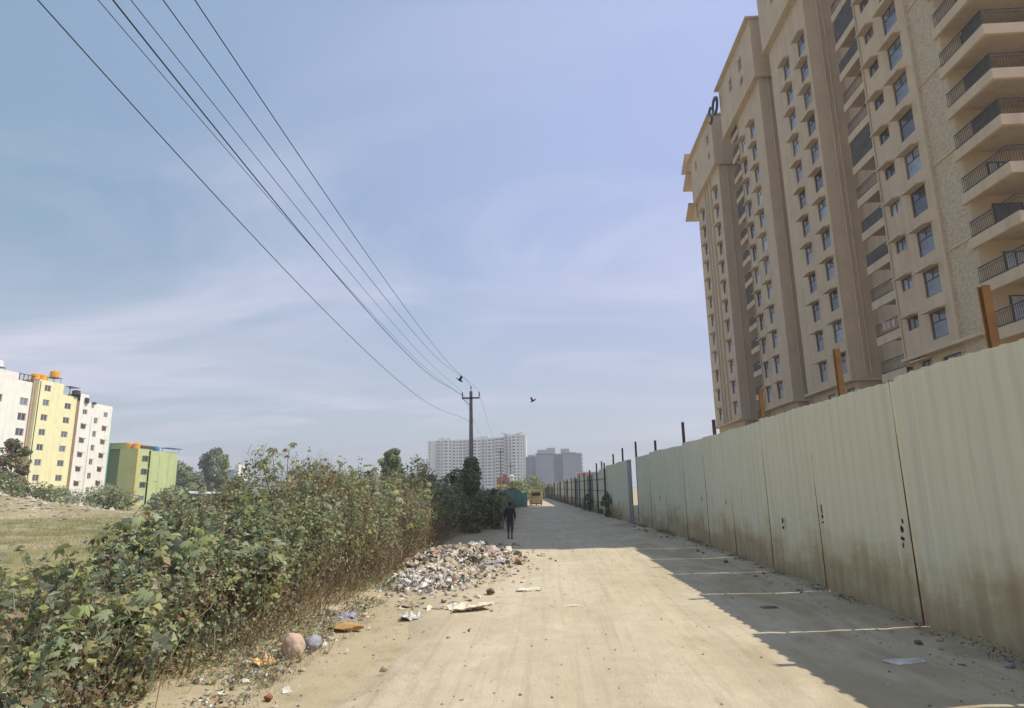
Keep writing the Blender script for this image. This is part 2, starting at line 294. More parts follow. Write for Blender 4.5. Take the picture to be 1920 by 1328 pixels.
def grid(name, xs, ys, zf, m, edge=None):
    X, Y = np.meshgrid(xs, ys); Z = zf(X, Y); nx = len(xs); ny = len(ys)
    V = np.stack([X.ravel(), Y.ravel(), Z.ravel()], 1); i = np.arange(nx-1)[None, :]+nx*np.arange(ny-1)[:, None]; i = i.ravel()
    return np_mesh(name, V, np.stack([i, i+1, i+1+nx, i+nx], 1), m, smooth=True)
rng = np.random.default_rng(7); random.seed(7)
# ------------------------------------------------------------ ground
b = MB(); b.add([(-2500, -300, -0.06), (2500, -300, -0.06), (2500, 4000, -0.06), (-2500, 4000, -0.06)], [(0, 1, 2, 3)])
tag(b.build('ground', M_['soil']), kind='structure')
def road_left(Y): return -3.0+0.5*np.sin(Y*0.21)+0.35*np.sin(Y*0.67+1)-0.012*np.clip(Y-30, 0, 60)
def road_z(X, Y):
    l = road_left(Y); t = np.clip((X-l+0.6)/1.2, 0, 1); t = t*t*(3-2*t)
    rut = -0.02*np.exp(-((X-0.3-0.3*np.sin(Y*0.08))/0.35)**2)-0.02*np.exp(-((X-2.1-0.3*np.sin(Y*0.08))/0.35)**2)
    rr = np.clip((X-(fxn(Y)-0.9))/0.6, 0, 1)
    return -0.10+t*0.125+0.035*(fbm(X*0.8, Y*0.35, 3)-0.5)+0.012*(fbm(X*6, Y*3.5, 9)-0.5)*2+rut+rr*0.05*fbm(X*3, Y*3, 4)
def fxn(Y): return 6.05-0.055*np.clip(np.asarray(Y, float)-27, 0, 200)
ysr = np.concatenate([np.arange(-6, 4, 0.5), np.arange(4, 30, 0.09), np.arange(30, 60, 0.3), np.arange(60, 240, 1.5)])
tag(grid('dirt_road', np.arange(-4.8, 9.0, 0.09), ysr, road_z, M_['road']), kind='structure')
def verge_z(X, Y):
    side = np.clip((X+2.2)/-1.2, 0, 1); s2 = np.clip((X+14)/4, 0, 1)
    return -0.055+side*s2*(0.06+0.22*np.clip((-X-4)/2.0, 0, 1)*fbm(X*0.5, Y*0.5, 21)+0.05*(fbm(X*2.5, Y*2.5, 12)-0.4)+0.03*(fbm(X*9, Y*9, 14)-0.5))
tag(grid('verge', np.arange(-14, -2.0, 0.1), np.concatenate([np.arange(1, 32, 0.1), np.arange(32, 110, 0.5)]), verge_z, M_['soil']), kind='structure')
def field_z(X, Y):
    m1 = 2.3*np.exp(-((X+52)/13)**2-((Y-52)/5)**2); m2 = 1.2*np.exp(-((X+34)/9)**2-((Y-66)/4)**2)
    e = np.clip((X+95)/12, 0, 1)*np.clip((-12-X)/3, 0, 1)*np.clip((Y-6)/5, 0, 1)*np.clip((108-Y)/12, 0, 1)
    return -0.058+e*(m1+m2+0.45*fbm(X*0.2, Y*0.2, 31)+0.42*fbm(X*0.7, Y*0.7, 33)+0.16*fbm(X*2.1, Y*2.1, 35, 2))
tag(grid('field_mounds', np.arange(-96, -11.9, 0.5), np.arange(5.5, 110, 0.5), field_z, M_['soil']), kind='structure')
# ------------------------------------------------------------ wall with openings
def wall_x(mb, X, y0, y1, z0, z1, holes, dp, sgn=-1, mi=0, axis='x'):
    """wall in the plane x=X (or y=X); sgn = side its outer face looks to; reveals run dp inwards"""
    def P(a, b, c): return (a, b, c) if axis == 'x' else (b, a, c)
    holes = [h for h in holes if h[1] > y0 and h[0] < y1 and h[3] > z0 and h[2] < z1]
    ys = sorted(set([y0, y1]+[v for h in holes for v in h[:2] if y0 < v < y1])); zs = sorted(set([z0, z1]+[v for h in holes for v in h[2:] if z0 < v < z1]))
    for i in range(len(ys)-1):
        for j in range(len(zs)-1):
            cy, cz = (ys[i]+ys[i+1])/2, (zs[j]+zs[j+1])/2
            if any(h[0] < cy < h[1] and h[2] < cz < h[3] for h in holes): continue
            mb.add([P(X, ys[i], zs[j]), P(X, ys[i+1], zs[j]), P(X, ys[i+1], zs[j+1]), P(X, ys[i], zs[j+1])], [(0, 1, 2, 3)], mi)
    D = X-sgn*dp
    for (a, c, e, g) in holes:
        for q in ([(X, a, e), (D, a, e), (D, a, g), (X, a, g)], [(X, c, e), (D, c, e), (D, c, g), (X, c, g)], [(X, a, e), (X, c, e), (D, c, e), (D, a, e)], [(X, a, g), (X, c, g), (D, c, g), (D, a, g)]):
            mb.add([P(*p) for p in q], [(0, 1, 2, 3)], mi)
def window_proto(parent, w, h, fmat, gmats, split=True, sgn=-1, axis='x', fw=0.06, name='window'):
    """frame + pane children, local origin at bottom-left of the opening, outward = sgn"""
    mb = MB(); d0, d1 = (-0.03, 0.04)
    def bx(a0, z0, a1, z1):
        if axis == 'x': mb.box(d0, a0, z0, d1, a1, z1)
        else: mb.box(a0, d0, z0, a1, d1, z1)
    bx(0, 0, fw, h); bx(w-fw, 0, w, h); bx(fw, 0, w-fw, fw); bx(fw, h-fw, w-fw, h)
    if split == 'T': bx(fw, h*0.60, w-fw, h*0.60+fw*0.9); bx(w*0.48, h*0.60+fw*0.9, w*0.48+fw*0.9, h-fw)
    elif split == 'V': bx(w*0.48, fw, w*0.48+fw, h-fw)
    f = mb.build(name, fmat, parent, world=False)
    pb = MB(); e = 0.012 if True else 0
    if axis == 'x': pb.box(0.0-0.005, fw*0.5, fw*0.5, 0.015, w-fw*0.5, h-fw*0.5)
    else: pb.box(fw*0.5, -0.005, fw*0.5, w-fw*0.5, 0.015, h-fw*0.5)
    p = pb.build('pane', gmats[0], f, world=False)
    return f, p
# ------------------------------------------------------------ tan apartment tower on the right
def add_streaks(m, amt=0.16):
    t = m.node_tree; p = t.nodes['Principled BSDF']; src = p.inputs['Base Color'].links[0].from_socket; g = N(t, 'ShaderNodeNewGeometry').outputs['Position']
    st = noise(t, mapv(t, g, (1.6, 1.6, 0.07)), 1.0, 6, 0.62); big = noise(t, mapv(t, g, (.2, .2, .12)), 1.0, 4, 0.6)
    c = mixn(t, tm(t, 'MULTIPLY', tm(t, 'MULTIPLY', ramp_node(t, st, 0.48, 0.66), ramp_node(t, big, 0.35, 0.6)), amt*2.2), src, (0.26, 0.21, 0.16)); t.links.new(c, p.inputs['Base Color'])
add_streaks(M_['tan'], 0.15); add_streaks(M_['whitewall'], 0.14); add_streaks(M_['yellowwall'], 0.12); add_streaks(M_['greenwall'], 0.15); add_streaks(M_['tanlight'], 0.12)
T = thing('apartment_tower', (22, 28.3, 0), 'tall tan apartment tower with stacked windows and balconies behind the corrugated fence', 'building')
TL = WL[T.name]
S = 2.467; ZT = 49.0; nfl = 15
X0 = 22.0; RV = 0.28
WIN = []                                                   # (kind, y0, z0)
def head(k): return 11.70+S*k
cols = [('big', 34.70, 1.5, 1.56, 0.0, nfl), ('small', 37.25, 1.15, 0.78, 0.30, nfl), ('big', 46.65, 1.42, 1.5, 0.0, 12), ('big', 49.95, 1.32, 1.5, 0.0, 12),
        ('narrow', 59.55, 1.3, 1.55, 0.0, 12), ('narrow', 62.65, 1.2, 1.5, 0.0, 12), ('narrow', 74.0, 1.3, 1.4, 0.0, 12), ('narrow', 80.6, 1.25, 1.4, 0.0, 12)]
HO = []
for c, (kd, y, ww, hh, dz, n) in enumerate(cols):
    for k in range(n):
        z1 = head(k)+dz
        if z1 > ZT-1.2: continue
        HO.append((y, y+ww, z1-hh, z1)); WIN.append((c, y, z1-hh, ww, hh, k, True))
# top-box windows
TB = []
for (y, ww, z, hh) in [(46.8, 1.3, 45.2, 1.5), (50.0, 1.2, 45.2, 1.5), (60.0, 1.1, 45.3, 1.5), (63.6, 1.0, 45.3, 1.5), (60.0, 1.0, 43.6, 0.8), (74.2, 1.1, 44.9, 1.3), (74.2, 0.9, 42.9, 0.8), (80.8, 0.9, 44.9, 1.3)]:
    TB.append((y, y+ww, z, z+hh))
# lower storey windows in the recessed wall under the belt
LO = [(34.5, 36.2, 7.9, 9.15), (37.2, 38.25, 8.5, 9.3), (46.6, 47.9, 7.7, 9.1), (49.8, 51.1, 7.7, 9.1), (59.6, 60.8, 7.5, 9.0), (62.6, 63.7, 7.5, 9.0)]
tan = MB()
def blk(y0, y1, zt):
    wall_x(tan, X0, y0, y1, 9.6, zt, HO, RV)
for (y0, y1, zt) in [(33.87, 39.15, ZT), (45.95, 54.0, 42.6), (57.0, 64.5, 42.0), (72.8, 83.9, 41.2)]: blk(y0, y1, zt)
for (y0, y1) in [(33.87, 39.15), (46.1, 54.0), (57.2, 64.5), (72.9, 83.8)]: wall_x(tan, X0+0.35, y0, y1, -0.1, 9.6, LO, 0.2)
for (y0, y1, z0, z1) in [(45.6, 54.2, 42.6, ZT), (56.7, 68.4, 42.0, 48.3), (72.5, 84.2, 41.2, 47.6)]:
    wall_x(tan, X0-0.5, y0, y1, z0, z1, TB, RV)
    for yy in (y0, y1): tan.add([(X0-0.5, yy, z0), (X0+9, yy, z0), (X0+9, yy, z1), (X0-0.5, yy, z1)], [(0, 1, 2, 3)])
    tan.add([(X0-0.5, y0, z0), (X0+0.6, y0, z0), (X0+0.6, y1, z0), (X0-0.5, y1, z0)], [(0, 1, 2, 3)])
tan.build('front_wall', M_['tan'], T)
sd = MB()
for (yy, xa, xb, z0, z1) in [(45.95, X0, 31, 9.6, 42.6), (57.0, X0, 31, 9.6, 42.0), (72.8, X0, 33, 9.6, 41.2), (83.9, X0, 33, 9.6, 47.6),
                             (46.1, X0+.35, 31, -.1, 9.6), (57.2, X0+.35, 31, -.1, 9.6), (72.9, X0+.35, 33, -.1, 9.6), (83.8, X0+.35, 33, -.1, 9.6),
                             (54.0, X0, 26, -.1, 42.6), (64.5, X0, 23, -.1, 9.6), (39.15, X0, 24.4, -.1, ZT), (31.75, X0+0.15, 24.0, -.1, ZT)]:
    sd.add([(xa, yy, z0), (xb, yy, z0), (xb, yy, z1), (xa, yy, z1)], [(0, 1, 2, 3)])
for (xx, y0, y1) in [(25.5, 54.0, 57.2), (28, 66.0, 73)]: sd.add([(xx, y0, -.1), (xx, y1, -.1), (xx, y1, 47), (xx, y0, 47)], [(0, 1, 2, 3)])
sd.build('side_wall', M_['tan'], T)
# volumes behind (flat back part of the tower with the roof)
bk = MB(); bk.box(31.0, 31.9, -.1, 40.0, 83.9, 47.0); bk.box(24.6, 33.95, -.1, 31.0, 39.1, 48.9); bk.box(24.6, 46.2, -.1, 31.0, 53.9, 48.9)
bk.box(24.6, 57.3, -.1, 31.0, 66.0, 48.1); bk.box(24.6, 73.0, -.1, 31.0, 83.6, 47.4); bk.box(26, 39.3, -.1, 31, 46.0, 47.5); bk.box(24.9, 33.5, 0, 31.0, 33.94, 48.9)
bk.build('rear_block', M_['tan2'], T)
# belt course and corner trims
bt = MB()
for (y0, y1) in [(31.9, 39.15), (45.7, 54.1), (56.8, 64.5), (72.6, 84.1)]: bt.box(X0-0.28, y0, 9.45, X0+0.34, y1, 9.62)
for yy, y0 in ((45.7, 45.95), (56.8, 57.0), (72.6, 72.8)): bt.box(X0+0.34, yy, 9.45, 31, y0+0.1, 9.62)
for (y0, y1, z) in [(45.4, 54.4, 42.5), (56.5, 68.6, 41.9), (72.3, 84.4, 41.1)]: bt.box(X0-0.60, y0+.1, z-0.10, X0+0.3, y1-.1, z+0.04); bt.box(X0+0.3, y0+.1, z-0.10, 30, y0+0.3, z+0.06)
for y in (76.7, 78.2, 79.4): bt.box(X0-0.2, y, 9.62, X0-0.003, y+0.28, 41.0)
bt.box(X0-0.12, 45.95, 9.62, X0-0.003, 46.12, 42.3); bt.box(X0-0.12, 57.0, 9.62, X0-0.003, 57.2, 41.7); bt.box(X0-0.08, 33.87, 9.62, X0-0.003, 34.02, ZT)
bt.build('belt_course', M_['tanlight'], T)
# eaves
ev = MB()
for (y0, y1, z) in [(31.0, 40.2, ZT), (45.1, 54.9, ZT), (56.3, 68.9, 48.3), (72.1, 84.8, 47.6)]:
    ev.box(X0-0.95, y0+0.15, z+0.08, 41, y1-0.15, z+0.26); ev.box(X0-0.75, y0+0.3, z, 40.8, y1-0.3, z+0.08)
ev.build('roof', M_['tanlight'], T)
cn = MB()
for (y1, z) in ((87.0, 47.4), (86.8, 44.6), (86.6, 39.8)): cn.add([(X0-1.2, 84.2, z+1.6), (X0-1.2, y1, z+0.0), (X0+4, y1, z), (X0+4, 84.2, z+1.6), (X0-1.2, 84.2, z+1.4), (X0-1.2, y1, z-0.2), (X0+4, y1, z-0.2), (X0+4, 84.2, z+1.4)], [(0, 1, 2, 3), (7, 6, 5, 4), (0, 4, 5, 1), (1, 5, 6, 2), (2, 6, 7, 3)])
cn.box(X0-0.3, 83.95, 39, X0+4, 84.8, 47.5)
cn.build('end_canopy', M_['tanlight'], T)
# rooftop letters SO
fc = bpy.data.curves.new('letters', 'FONT'); fc.body = 'SO'; fc.size = 3.0; fc.extrude = 0.12; fc.space_character = 1.1
fo = bpy.data.objects.new('tmp', fc); COL.objects.link(fo); dg = bpy.context.evaluated_depsgraph_get()
me = bpy.data.meshes.new_from_object(fo.evaluated_get(dg)); bpy.data.objects.remove(fo); me.materials.clear(); me.materials.append(M_['rail'])
lo = bpy.data.objects.new('sign_letters', me); COL.objects.link(lo); lo.parent = T; WL[lo.name] = TL.copy()
lo.matrix_local = Matrix.Translation(Vector((X0-0.95, 71.6, 45.6))-TL) @ Matrix(((0, 0, -1, 0), (-1, 0, 0, 0), (0, 1, 0, 0), (0, 0, 0, 1)))
tag(lo, 'dark letters S and O standing off the wall under the roof')
# windows: individuals for the ones in view, the rest as one part
protos = {}
def in_view(z, y): return z < 2.35+ (y*0.98)*0.86+1.5
allw = sorted(WIN, key=lambda t: (not in_view(t[2], t[1]), t[1]*1.0+t[2]*0.4))
wr = random.Random(3); rest = MB(); nind = 0; resth = MB()
def hood_mb(ww, mb=None, ox=0, oy=0, oz=0):
    mb = mb or MB(); mb.add([(ox-0.52, oy-0.10, oz-0.06), (ox, oy-0.10, oz+0.04), (ox, oy+ww+0.10, oz+0.04), (ox-0.52, oy+ww+0.10, oz-0.06),
            (ox-0.52, oy-0.10, oz+0.03), (ox, oy-0.10, oz+0.16), (ox, oy+ww+0.10, oz+0.16), (ox-0.52, oy+ww+0.10, oz+0.03)],
            [(0, 3, 2, 1), (4, 5, 6, 7), (0, 1, 5, 4), (1, 2, 6, 5), (2, 3, 7, 6), (3, 0, 4, 7)]); return mb
def put_window(key, ww, hh, split, pos, fm='frame', sgn=-1, axis='x', parent=T, gl=('glass', 'glass_dark', 'glass_curtain'), wts=(6, 3, 1), fw=0.06):
    g = wr.choices(gl, wts)[0]; k2 = (parent.name, key, g)
    loc = Vector(pos)-WL[parent.name]
    if k2 not in protos:
        f, p = window_proto(parent, ww, hh, M_[fm], [M_[g]], split, sgn, axis, fw); f.location = loc; protos[k2] = f; return f
    return dup(protos[k2], parent, loc)
hp = {}
for (c, y, z, ww, hh, k, hood) in allw:
    if nind < 96 and in_view(z, y):
        put_window(c, ww, hh, 'T' if hh > 1 else 'V', (X0+0.11, y, z)); nind += 1
        loc = Vector((X0-0.003, y, z+hh))-TL
        if c not in hp:
            hp[c] = hood_mb(ww).build('window_hood', M_['tan'], T, world=False); hp[c].location = loc
        else: dup(hp[c], T, loc)
    else:
        rest.box(X0+0.2, y, z, X0+0.24, y+ww, z+hh, 1); rest.box(X0+0.17, y, z, X0+0.198, y+0.06, z+hh, 0); rest.box(X0+0.17, y+ww*.48, z, X0+0.198, y+ww*.48+.06, z+hh, 0)
        hood_mb(ww, resth, X0-0.003, y, z+hh)
for (y0, y1, z0, z1) in TB:
    rest.box(X0-0.3, y0, z0, X0-0.26, y1, z1, 1); rest.box(X0-0.33, y0, z0, X0-0.302, y0+0.06, z1, 0)
o = rest.build('window', [M_['frame'], M_['glass']], T); tag(o, kind='stuff')
o = resth.build('window_hood', M_['tan'], T); tag(o, kind='stuff')
for i, (y0, y1, z0, z1) in enumerate(LO):
    if i < 4: put_window('lo%d' % i, y1-y0, z1-z0, 'V', (X0+0.5, y0, z0), wts=(6, 1, 3))
    else: put_window('lo%d' % i, y1-y0, z1-z0, 'V', (X0+0.5, y0, z0))
h2 = hood_mb(1.3).build('window_hood', M_['tan'], T, world=False); h2.location = Vector((X0+0.34, 37.1, 9.32))-TL
# stone strip
st = MB(); wall_x(st, X0+0.12, 31.75, 33.87, -.1, ZT, [], 0.1); st.add([(X0+.12, 33.87, 0), (X0+.0, 33.87, 0), (X0, 33.87, ZT), (X0+.12, 33.87, ZT)], [(0, 1, 2, 3)])
st.build('stone_strip', M_['stone'], T)
sb = MB()
for z in (14.55, 19.6, 24.65, 29.7, 34.8, 39.8, 44.8): sb.box(X0+0.04, 31.78, z, X0+0.118, 33.85, z+0.07)
sb.build('stone_strip_band', M_['tanlight'], T)
# balconies : stack beside the R block (Y 39.15-42), stack beside T2 (64.5-67), corner bay (28.3-31.75)
def rail_mb(y0, y1, x, z, h=0.9, bars=True):
    mb = MB(); mb.box(x-0.02, y0, z+h-0.05, x+0.02, y1, z+h)
    mb.box(x-0.015, y0, z+0.08, x+0.015, y1, z+0.12)
    mb.box(x-0.012, y0, z+h*0.78-0.02, x+0.012, y1, z+h*0.78)
    k = max(3, int((y1-y0)/0.13))
    for i in range(k+1):
        y = y0+(y1-y0)*i/k
        if bars: mb.box(x-0.008, y-0.008, z, x+0.008, y+0.008, z+h-0.05)
    return mb
def balcony_stack(y0, y1, zb, n, depth, backx, screens, bars=True):
    bal = []; wb = MB()
    for k in range(n):
        z = zb+S*k
        if z > ZT-2: break
        f = MB(); f.box(X0-0.02, y0, z, X0+0.12, y1, z+0.55); f.box(X0+0.12, y0, z+0.38, backx, y1, z+0.53)
        sl = f.build('balcony', M_['tan'], T)
        if screens.get(k): 
            s_ = MB(); s_.box(X0+0.03, y0+0.04, z+0.56, X0+0.06, y1-0.04, z+0.56+screens[k]); s_.build('screen', M_['net'], sl)
        else: rail_mb(y0+0.03, y1-0.03, X0+0.05, z+0.55, 0.85).build('railing', M_['rail'], sl)
        wall = MB(); 
        bal.append(sl)
    return bal
balcony_stack(39.15, 42.1, 8.63, 15, 2, 24.6, {1: 0, 3: 0.85, 4: 0.85, 6: 1.85, 9: 0.9, 10: 1.85})
balcony_stack(64.5, 67.2, 8.4, 14, 2, 24.6, {2: .9, 5: 1.8, 7: .9, 9: 1.8})
rw = MB(); rw.box(24.3, 39.2, -0.1, 24.6, 46.3, ZT-0.1); rw.box(24.3, 64.6, -0.1, 24.6, 67.3, 47); rw.box(23.9, 67.2, -.1, 24.6, 67.35, 47)
rw.build('balcony_rear_wall', M_['tan'], T)
for zb, y in ((8.63, 40.1), (8.4, 65.2)):
    for k in range(13):
        z = zb+S*k+0.55
        if (y == 40.1 and k < 12) or k < 6:
            key = 'door%s' % (y); put_window(key, 1.3, 1.7, 'V', (24.26, y, z), wts=(2, 6, 1))
# corner bay
xe = 32.0
bw = MB(); bw.box(X0+0.12, 31.6, -.1, xe, 31.748, ZT-.1); bw.box(27.5, 28.7, -.1, xe, 31.6, ZT-.1)
bw.build('corner_bay_wall', M_['cream'], T)
for k in range(16):
    z = 8.98+S*(k-1)
    if z > ZT-1: break
    f = MB(); f.box(X0-0.05, 28.3, z, X0+0.12, 31.9, z+0.55); f.box(X0+0.12, 28.3, z, xe, 28.45, z+0.55); f.box(X0+0.12, 28.45, z+0.36, xe, 31.6, z+0.53)
    sl = f.build('corner_balcony', M_['tan'], T)
    rail_mb(28.36, 31.72, X0+0.03, z+0.55, 0.88, True).build('railing', M_['rail'], sl)
    r2 = MB(); r2.box(X0+0.1, 28.36, z+1.38, 27.5, 28.39, z+1.42); r2.box(X0+0.1, 28.36, z+1.2, 27.5, 28.38, z+1.23)
    for i in range(40): r2.box(X0+0.1+i*0.135, 28.365, z+0.55, X0+0.112+i*0.135, 28.38, z+1.38)
    r2.build('railing', M_['rail'], sl)
    if k in (5, 6, 7, 8, 9, 10): s_ = MB(); s_.box(X0+0.08, 28.46, z+0.56, X0+0.11, 29.9 if k > 6 else 30.4, z+1.5); s_.build('screen', M_['net'], sl)
    if k < 12:
        put_window('cbd', 1.5, 1.8, 'V', (X0+1.2, 31.55, z+0.56), axis='y', wts=(3, 2, 5)) if k % 2 else put_window('cbw', 1.1, 1.2, 'V', (X0+1.3, 31.55, z+1.0), axis='y', wts=(3, 2, 3))
for (xx, yy_) in ((X0+0.9, 45.85), (X0+1.3, 45.85), (X0+0.8, 56.9), (X0+1.0, 72.7), (X0-0.06, 39.05), (X0-0.06, 64.4)):
    m_ = MB(); m_.tube([(xx, yy_, 9.7), (xx, yy_, 42)], 0.055, 6); m_.build('drain_pipe', M_['tanlight'], T)
# washing on one balcony
wd = MB()
for i, (y, c) in enumerate([(39.6, 0), (40.2, 0), (40.7, 0)]): wd.box(X0-0.04, y, 11.9, X0-0.025, y+0.4, 12.35+0.05*i)
tag(wd.build('hanging_cloth', M_['pinkcloth'], None, loc=(X0, 40, 12)), 'pink cloths drying over a low balcony railing of the tan tower', 'cloth')
# ------------------------------------------------------------ corrugated fence
def fx(Y): return float(fxn(Y))
Fn = thing('sheet_fence', (6.05, 11.2, 0), 'long pale green corrugated sheet fence with mud stained foot along the road', 'fence')
seams = [0.2, 3.9, 7.6, 11.2, 14.85, 18.15, 21.6, 25.05, 28.5, 32.0, 35.6, 39.3]
fr = random.Random(11)
def sheet(y0, y1, x0, x1, top, bot=-0.02, lean=0.0, name='sheet', m='sheet', off=0.0):
    pitch = 0.34; prof = [(0, 0), (0.50, 0), (0.62, 0.048), (0.86, 0.048)]; ys = []
    p = off*pitch
    y = y0
    pts = []; n = int((y1-y0)/pitch)+2
    for i in range(-1, n):
        for (a, d) in prof:
            yy = y0+(i+a+off)*pitch
            if y0 < yy < y1: pts.append((yy, d))
    pts = [(y0, pts[0][1])]+pts+[(y1, pts[-1][1])]
    zs = [bot, 0.35, 0.9, 1.6, 2.4, 3.2, top]; V = []; Fq = []
    bow = [fr.uniform(-0.012, 0.012) for _ in zs]
    for j, z in enumerate(zs):
        for (yy, d) in pts:
            t = (yy-y0)/(y1-y0); x = x0+(x1-x0)*t-d+bow[j]*math.sin(math.pi*t)+lean*z
            zz = z
            if j == len(zs)-1: zz = top+0.012*math.sin(yy*2.1)
            if t == 0: yy = yy+0.022*math.sin(z*4.3+y0*3)+0.012*math.sin(z*11+y0)
            V.append((x, yy, zz))
    n = len(pts)
    for j in range(len(zs)-1):
        for i in range(n-1): Fq.append((j*n+i, (j+1)*n+i, (j+1)*n+i+1, j*n+i+1))
    mb = MB(); mb.add(V, Fq); o = mb.build(name, M_[m], Fn); s = o.modifiers.new('thick', 'SOLIDIFY'); s.thickness = 0.004; s.offset = 0
    return o
for i in range(len(seams)-1):
    y0, y1 = seams[i], seams[i+1]; g = 0.075
    sheet(y0+g, y1+0.0, fx(y0)+0.15, fx(y1)-0.0, 4.13+[0.02, 0, 0.0, -0.02, 0.015, -0.015, 0.01, 0.03, -0.02, 0.02, -0.06][i], off=fr.random())
for (y, zt, r0) in ((7.68, 4.0, .016), (11.28, 4.1, .016), (14.93, 3.0, .013), (18.23, 4.05, .012), (21.68, 2.4, .012), (25.13, 4.0, .016), (28.58, 3.9, .014), (32.08, 2.2, .012), (35.7, 3.7, .013)):
    m_ = MB(); xx = fx(y)-0.055; m_.tube([(xx, y-.03, 0), (xx+.012, y+.01, zt*.45), (xx-.006, y-.015, zt*.7), (xx, y, zt)], [r0*1.1, r0*.7, r0*.5, r0*.3], 5); m_.build('seam_edge', M_['rust'], Fn)
# folded dark panel, then the lower far part
fd = MB(); fd.box(5.02, 39.9, 0.0, 5.10, 41.4, 3.95); o = fd.build('bent_panel', M_['sheet_back'], Fn)
tag(o, 'dark grey bent panel standing out of line')
sheet(41.6, 47.2, fx(41.6), fx(47.2), 4.02, m='sheet'); sheet(47.25, 52.4, fx(47.2)+.05, fx(52.4), 3.98); sheet(52.5, 56.5, fx(52.5)+.05, fx(56.5), 3.80)
yy = 56.6; i = 0
while yy < 152:
    y2 = yy+4.6+0.3*fr.random(); o = sheet(yy+0.04, y2, fx(yy)+0.1, fx(y2)+.04, 3.55-0.0105*(yy-56)+fr.uniform(-.05, .05), m='sheet_back' if i % 3 == 1 else 'sheet'); yy = y2; i += 1
pr = fr
for (y, h) in [(51.9, 4.2), (56.7, 4.35), (62.0, 3.9), (67.0, 3.75), (72, 3.6), (77, 3.5), (82, 3.45), (88, 3.4), (94, 3.3), (101, 3.2), (108, 3.1), (116, 3.0), (125, 2.95), (135, 2.9)]:
    p = MB(); x = fx(y)-0.22; p.box(x-0.06, y-0.06, -0.05, x+0.06, y+0.06, h); p.build('front_post', M_['rust'], Fn)
rl = MB()
for a, b_ in zip([51.9, 56.7, 62, 67, 72, 77, 82, 88, 94, 101, 108, 116], [56.7, 62, 67, 72, 77, 82, 88, 94, 101, 108, 116, 125]):
    for z in (1.0, 2.0, 2.95):
        if z < 3.55-0.0105*(a-56)-0.2: rl.tube([(fx(a)-0.15, a, z), (fx(b_)-0.15, b_, z)], 0.025, 4)
rl.build('rail', M_['rust'], Fn)
for (y, h, m) in [(9.45, 5.2, 'ochre'), (14.4, 5.32, 'ochre'), (19.7, 5.2, 'ochre'), (25.5, 4.87, 'rust'), (30.4, 5.27, 'rust'), (36.5, 4.85, 'rust'), (42.3, 5.2, 'rust'), (47.5, 5.1, 'rust'), (52, 4.9, 'rust'), (59, 4.6, 'rust')]:
    p = MB(); x = 6.60-(6.05-fx(y)); t = 0.058
    p.box(x-t, y-t, -0.05, x+t, y-t+0.02, h); p.box(x-t, y+t-0.02, -0.05, x+t, y+t, h); p.box(x-0.012, y-t+0.02, -0.05, x+0.012, y+t-0.02, h)
    p.build('rear_post', M_[m], Fn)
bp = MB()
for a, b_ in [(3, 9.4), (9.4, 14.4), (14.4, 19.7), (19.7, 25.5), (25.5, 30.4), (30.4, 36.5)]:
    for z in (0.7, 2.2, 3.7): bp.tube([(fx(a)+0.30, a, z), (fx(b_)+0.30, b_, z)], 0.03, 4)
bp.build('rail', M_['rust'], Fn)
# peeled markings
def torn(y, z, pieces):
    x = fx(y)-0.045
    for (dy, dz, w_, h_, mi) in pieces:
        mb = MB(); k = 6; vs = []
        for i in range(k):
            a = 2*math.pi*i/k; rr = 0.6+0.4*fr.random(); vs.append((x, y+dy+w_*rr*math.cos(a), z+dz+h_*rr*math.sin(a)))
        mb.add(vs+[(v[0]+0.012, v[1], v[2]) for v in vs], [tuple(range(k)), tuple(range(2*k-1, k-1, -1))]+[(i, (i+1) % k, k+(i+1) % k, k+i) for i in range(k)])
        mb.build('peeled_marking', M_['redmark' if mi else 'hole'], Fn)
torn(11.55, 1.55, [(0, 0, .05, .07, 0), (0.02, -.16, .07, .04, 0), (-.05, .13, .03, .06, 0), (0.03, -.27, .02, .06, 0)])
torn(14.75, 1.62, [(0, 0, .06, .06, 0), (0, -.13, .07, .025, 0), (0, .16, .06, .12, 1)])
torn(17.25, 1.40, [(0, 0, .055, .09, 0), (0, -.17, .06, .05, 0)])
torn(22.5, 1.75, [(0, 0, .04, .10, 0)]); torn(26.0, 1.8, [(0, 0, .04, .11, 0)]); torn(33.5, 1.7, [(0, 0, .05, .16, 0)])
# ------------------------------------------------------------ concrete power poles and wires
def make_pole(loc, label, h=7.72, group=None):
    t = thing('power_pole', loc, label, 'power pole', group); x, y, z = loc
    m = MB(); m.tube([(x, y, -0.2), (x, y, h)], [0.16, 0.085], 8); m.build('post', M_['concrete'], t)
    m = MB(); m.box(x-0.50, y-0.13, h-0.44, x+0.50, y-0.07, h-0.36); m.build('crossarm', M_['rail'], t)
    for dx in (-0.475, 0.475):
        m = MB(); m.tube([(x+dx, y-0.10, h-0.36), (x+dx, y-0.10, h-0.26), (x+dx, y-0.10, h-0.24), (x+dx, y-0.10, h-0.06)], [0.022, 0.022, 0.035, 0.028], 6); m.build('insulator', M_['rail'], t)
    m = MB(); m.tube([(x, y, h), (x, y, h+0.14), (x, y, h+0.16), (x, y, h+0.30)], [0.02, 0.02, 0.035, 0.028], 6); m.build('top_insulator', M_['rail'], t)
    m = MB(); m.tube([(x-0.12, y-0.1, h-0.42), (x-0.3, y-0.1, h-0.42)], 0.012, 4); m.tube([(x, y-0.1, h-0.85), (x-0.48, y-0.1, h-0.42)], 0.014, 4); m.build('brace', M_['rail'], t)
    return t
P1 = (-4.26, 35.0, 0)
make_pole(P1, 'tall concrete power pole wrapped in creeper left of the road', 7.72)
make_pole((-7.13, 95.0, 0), 'distant power pole with crossarm in front of the white apartment blocks', 8.0)
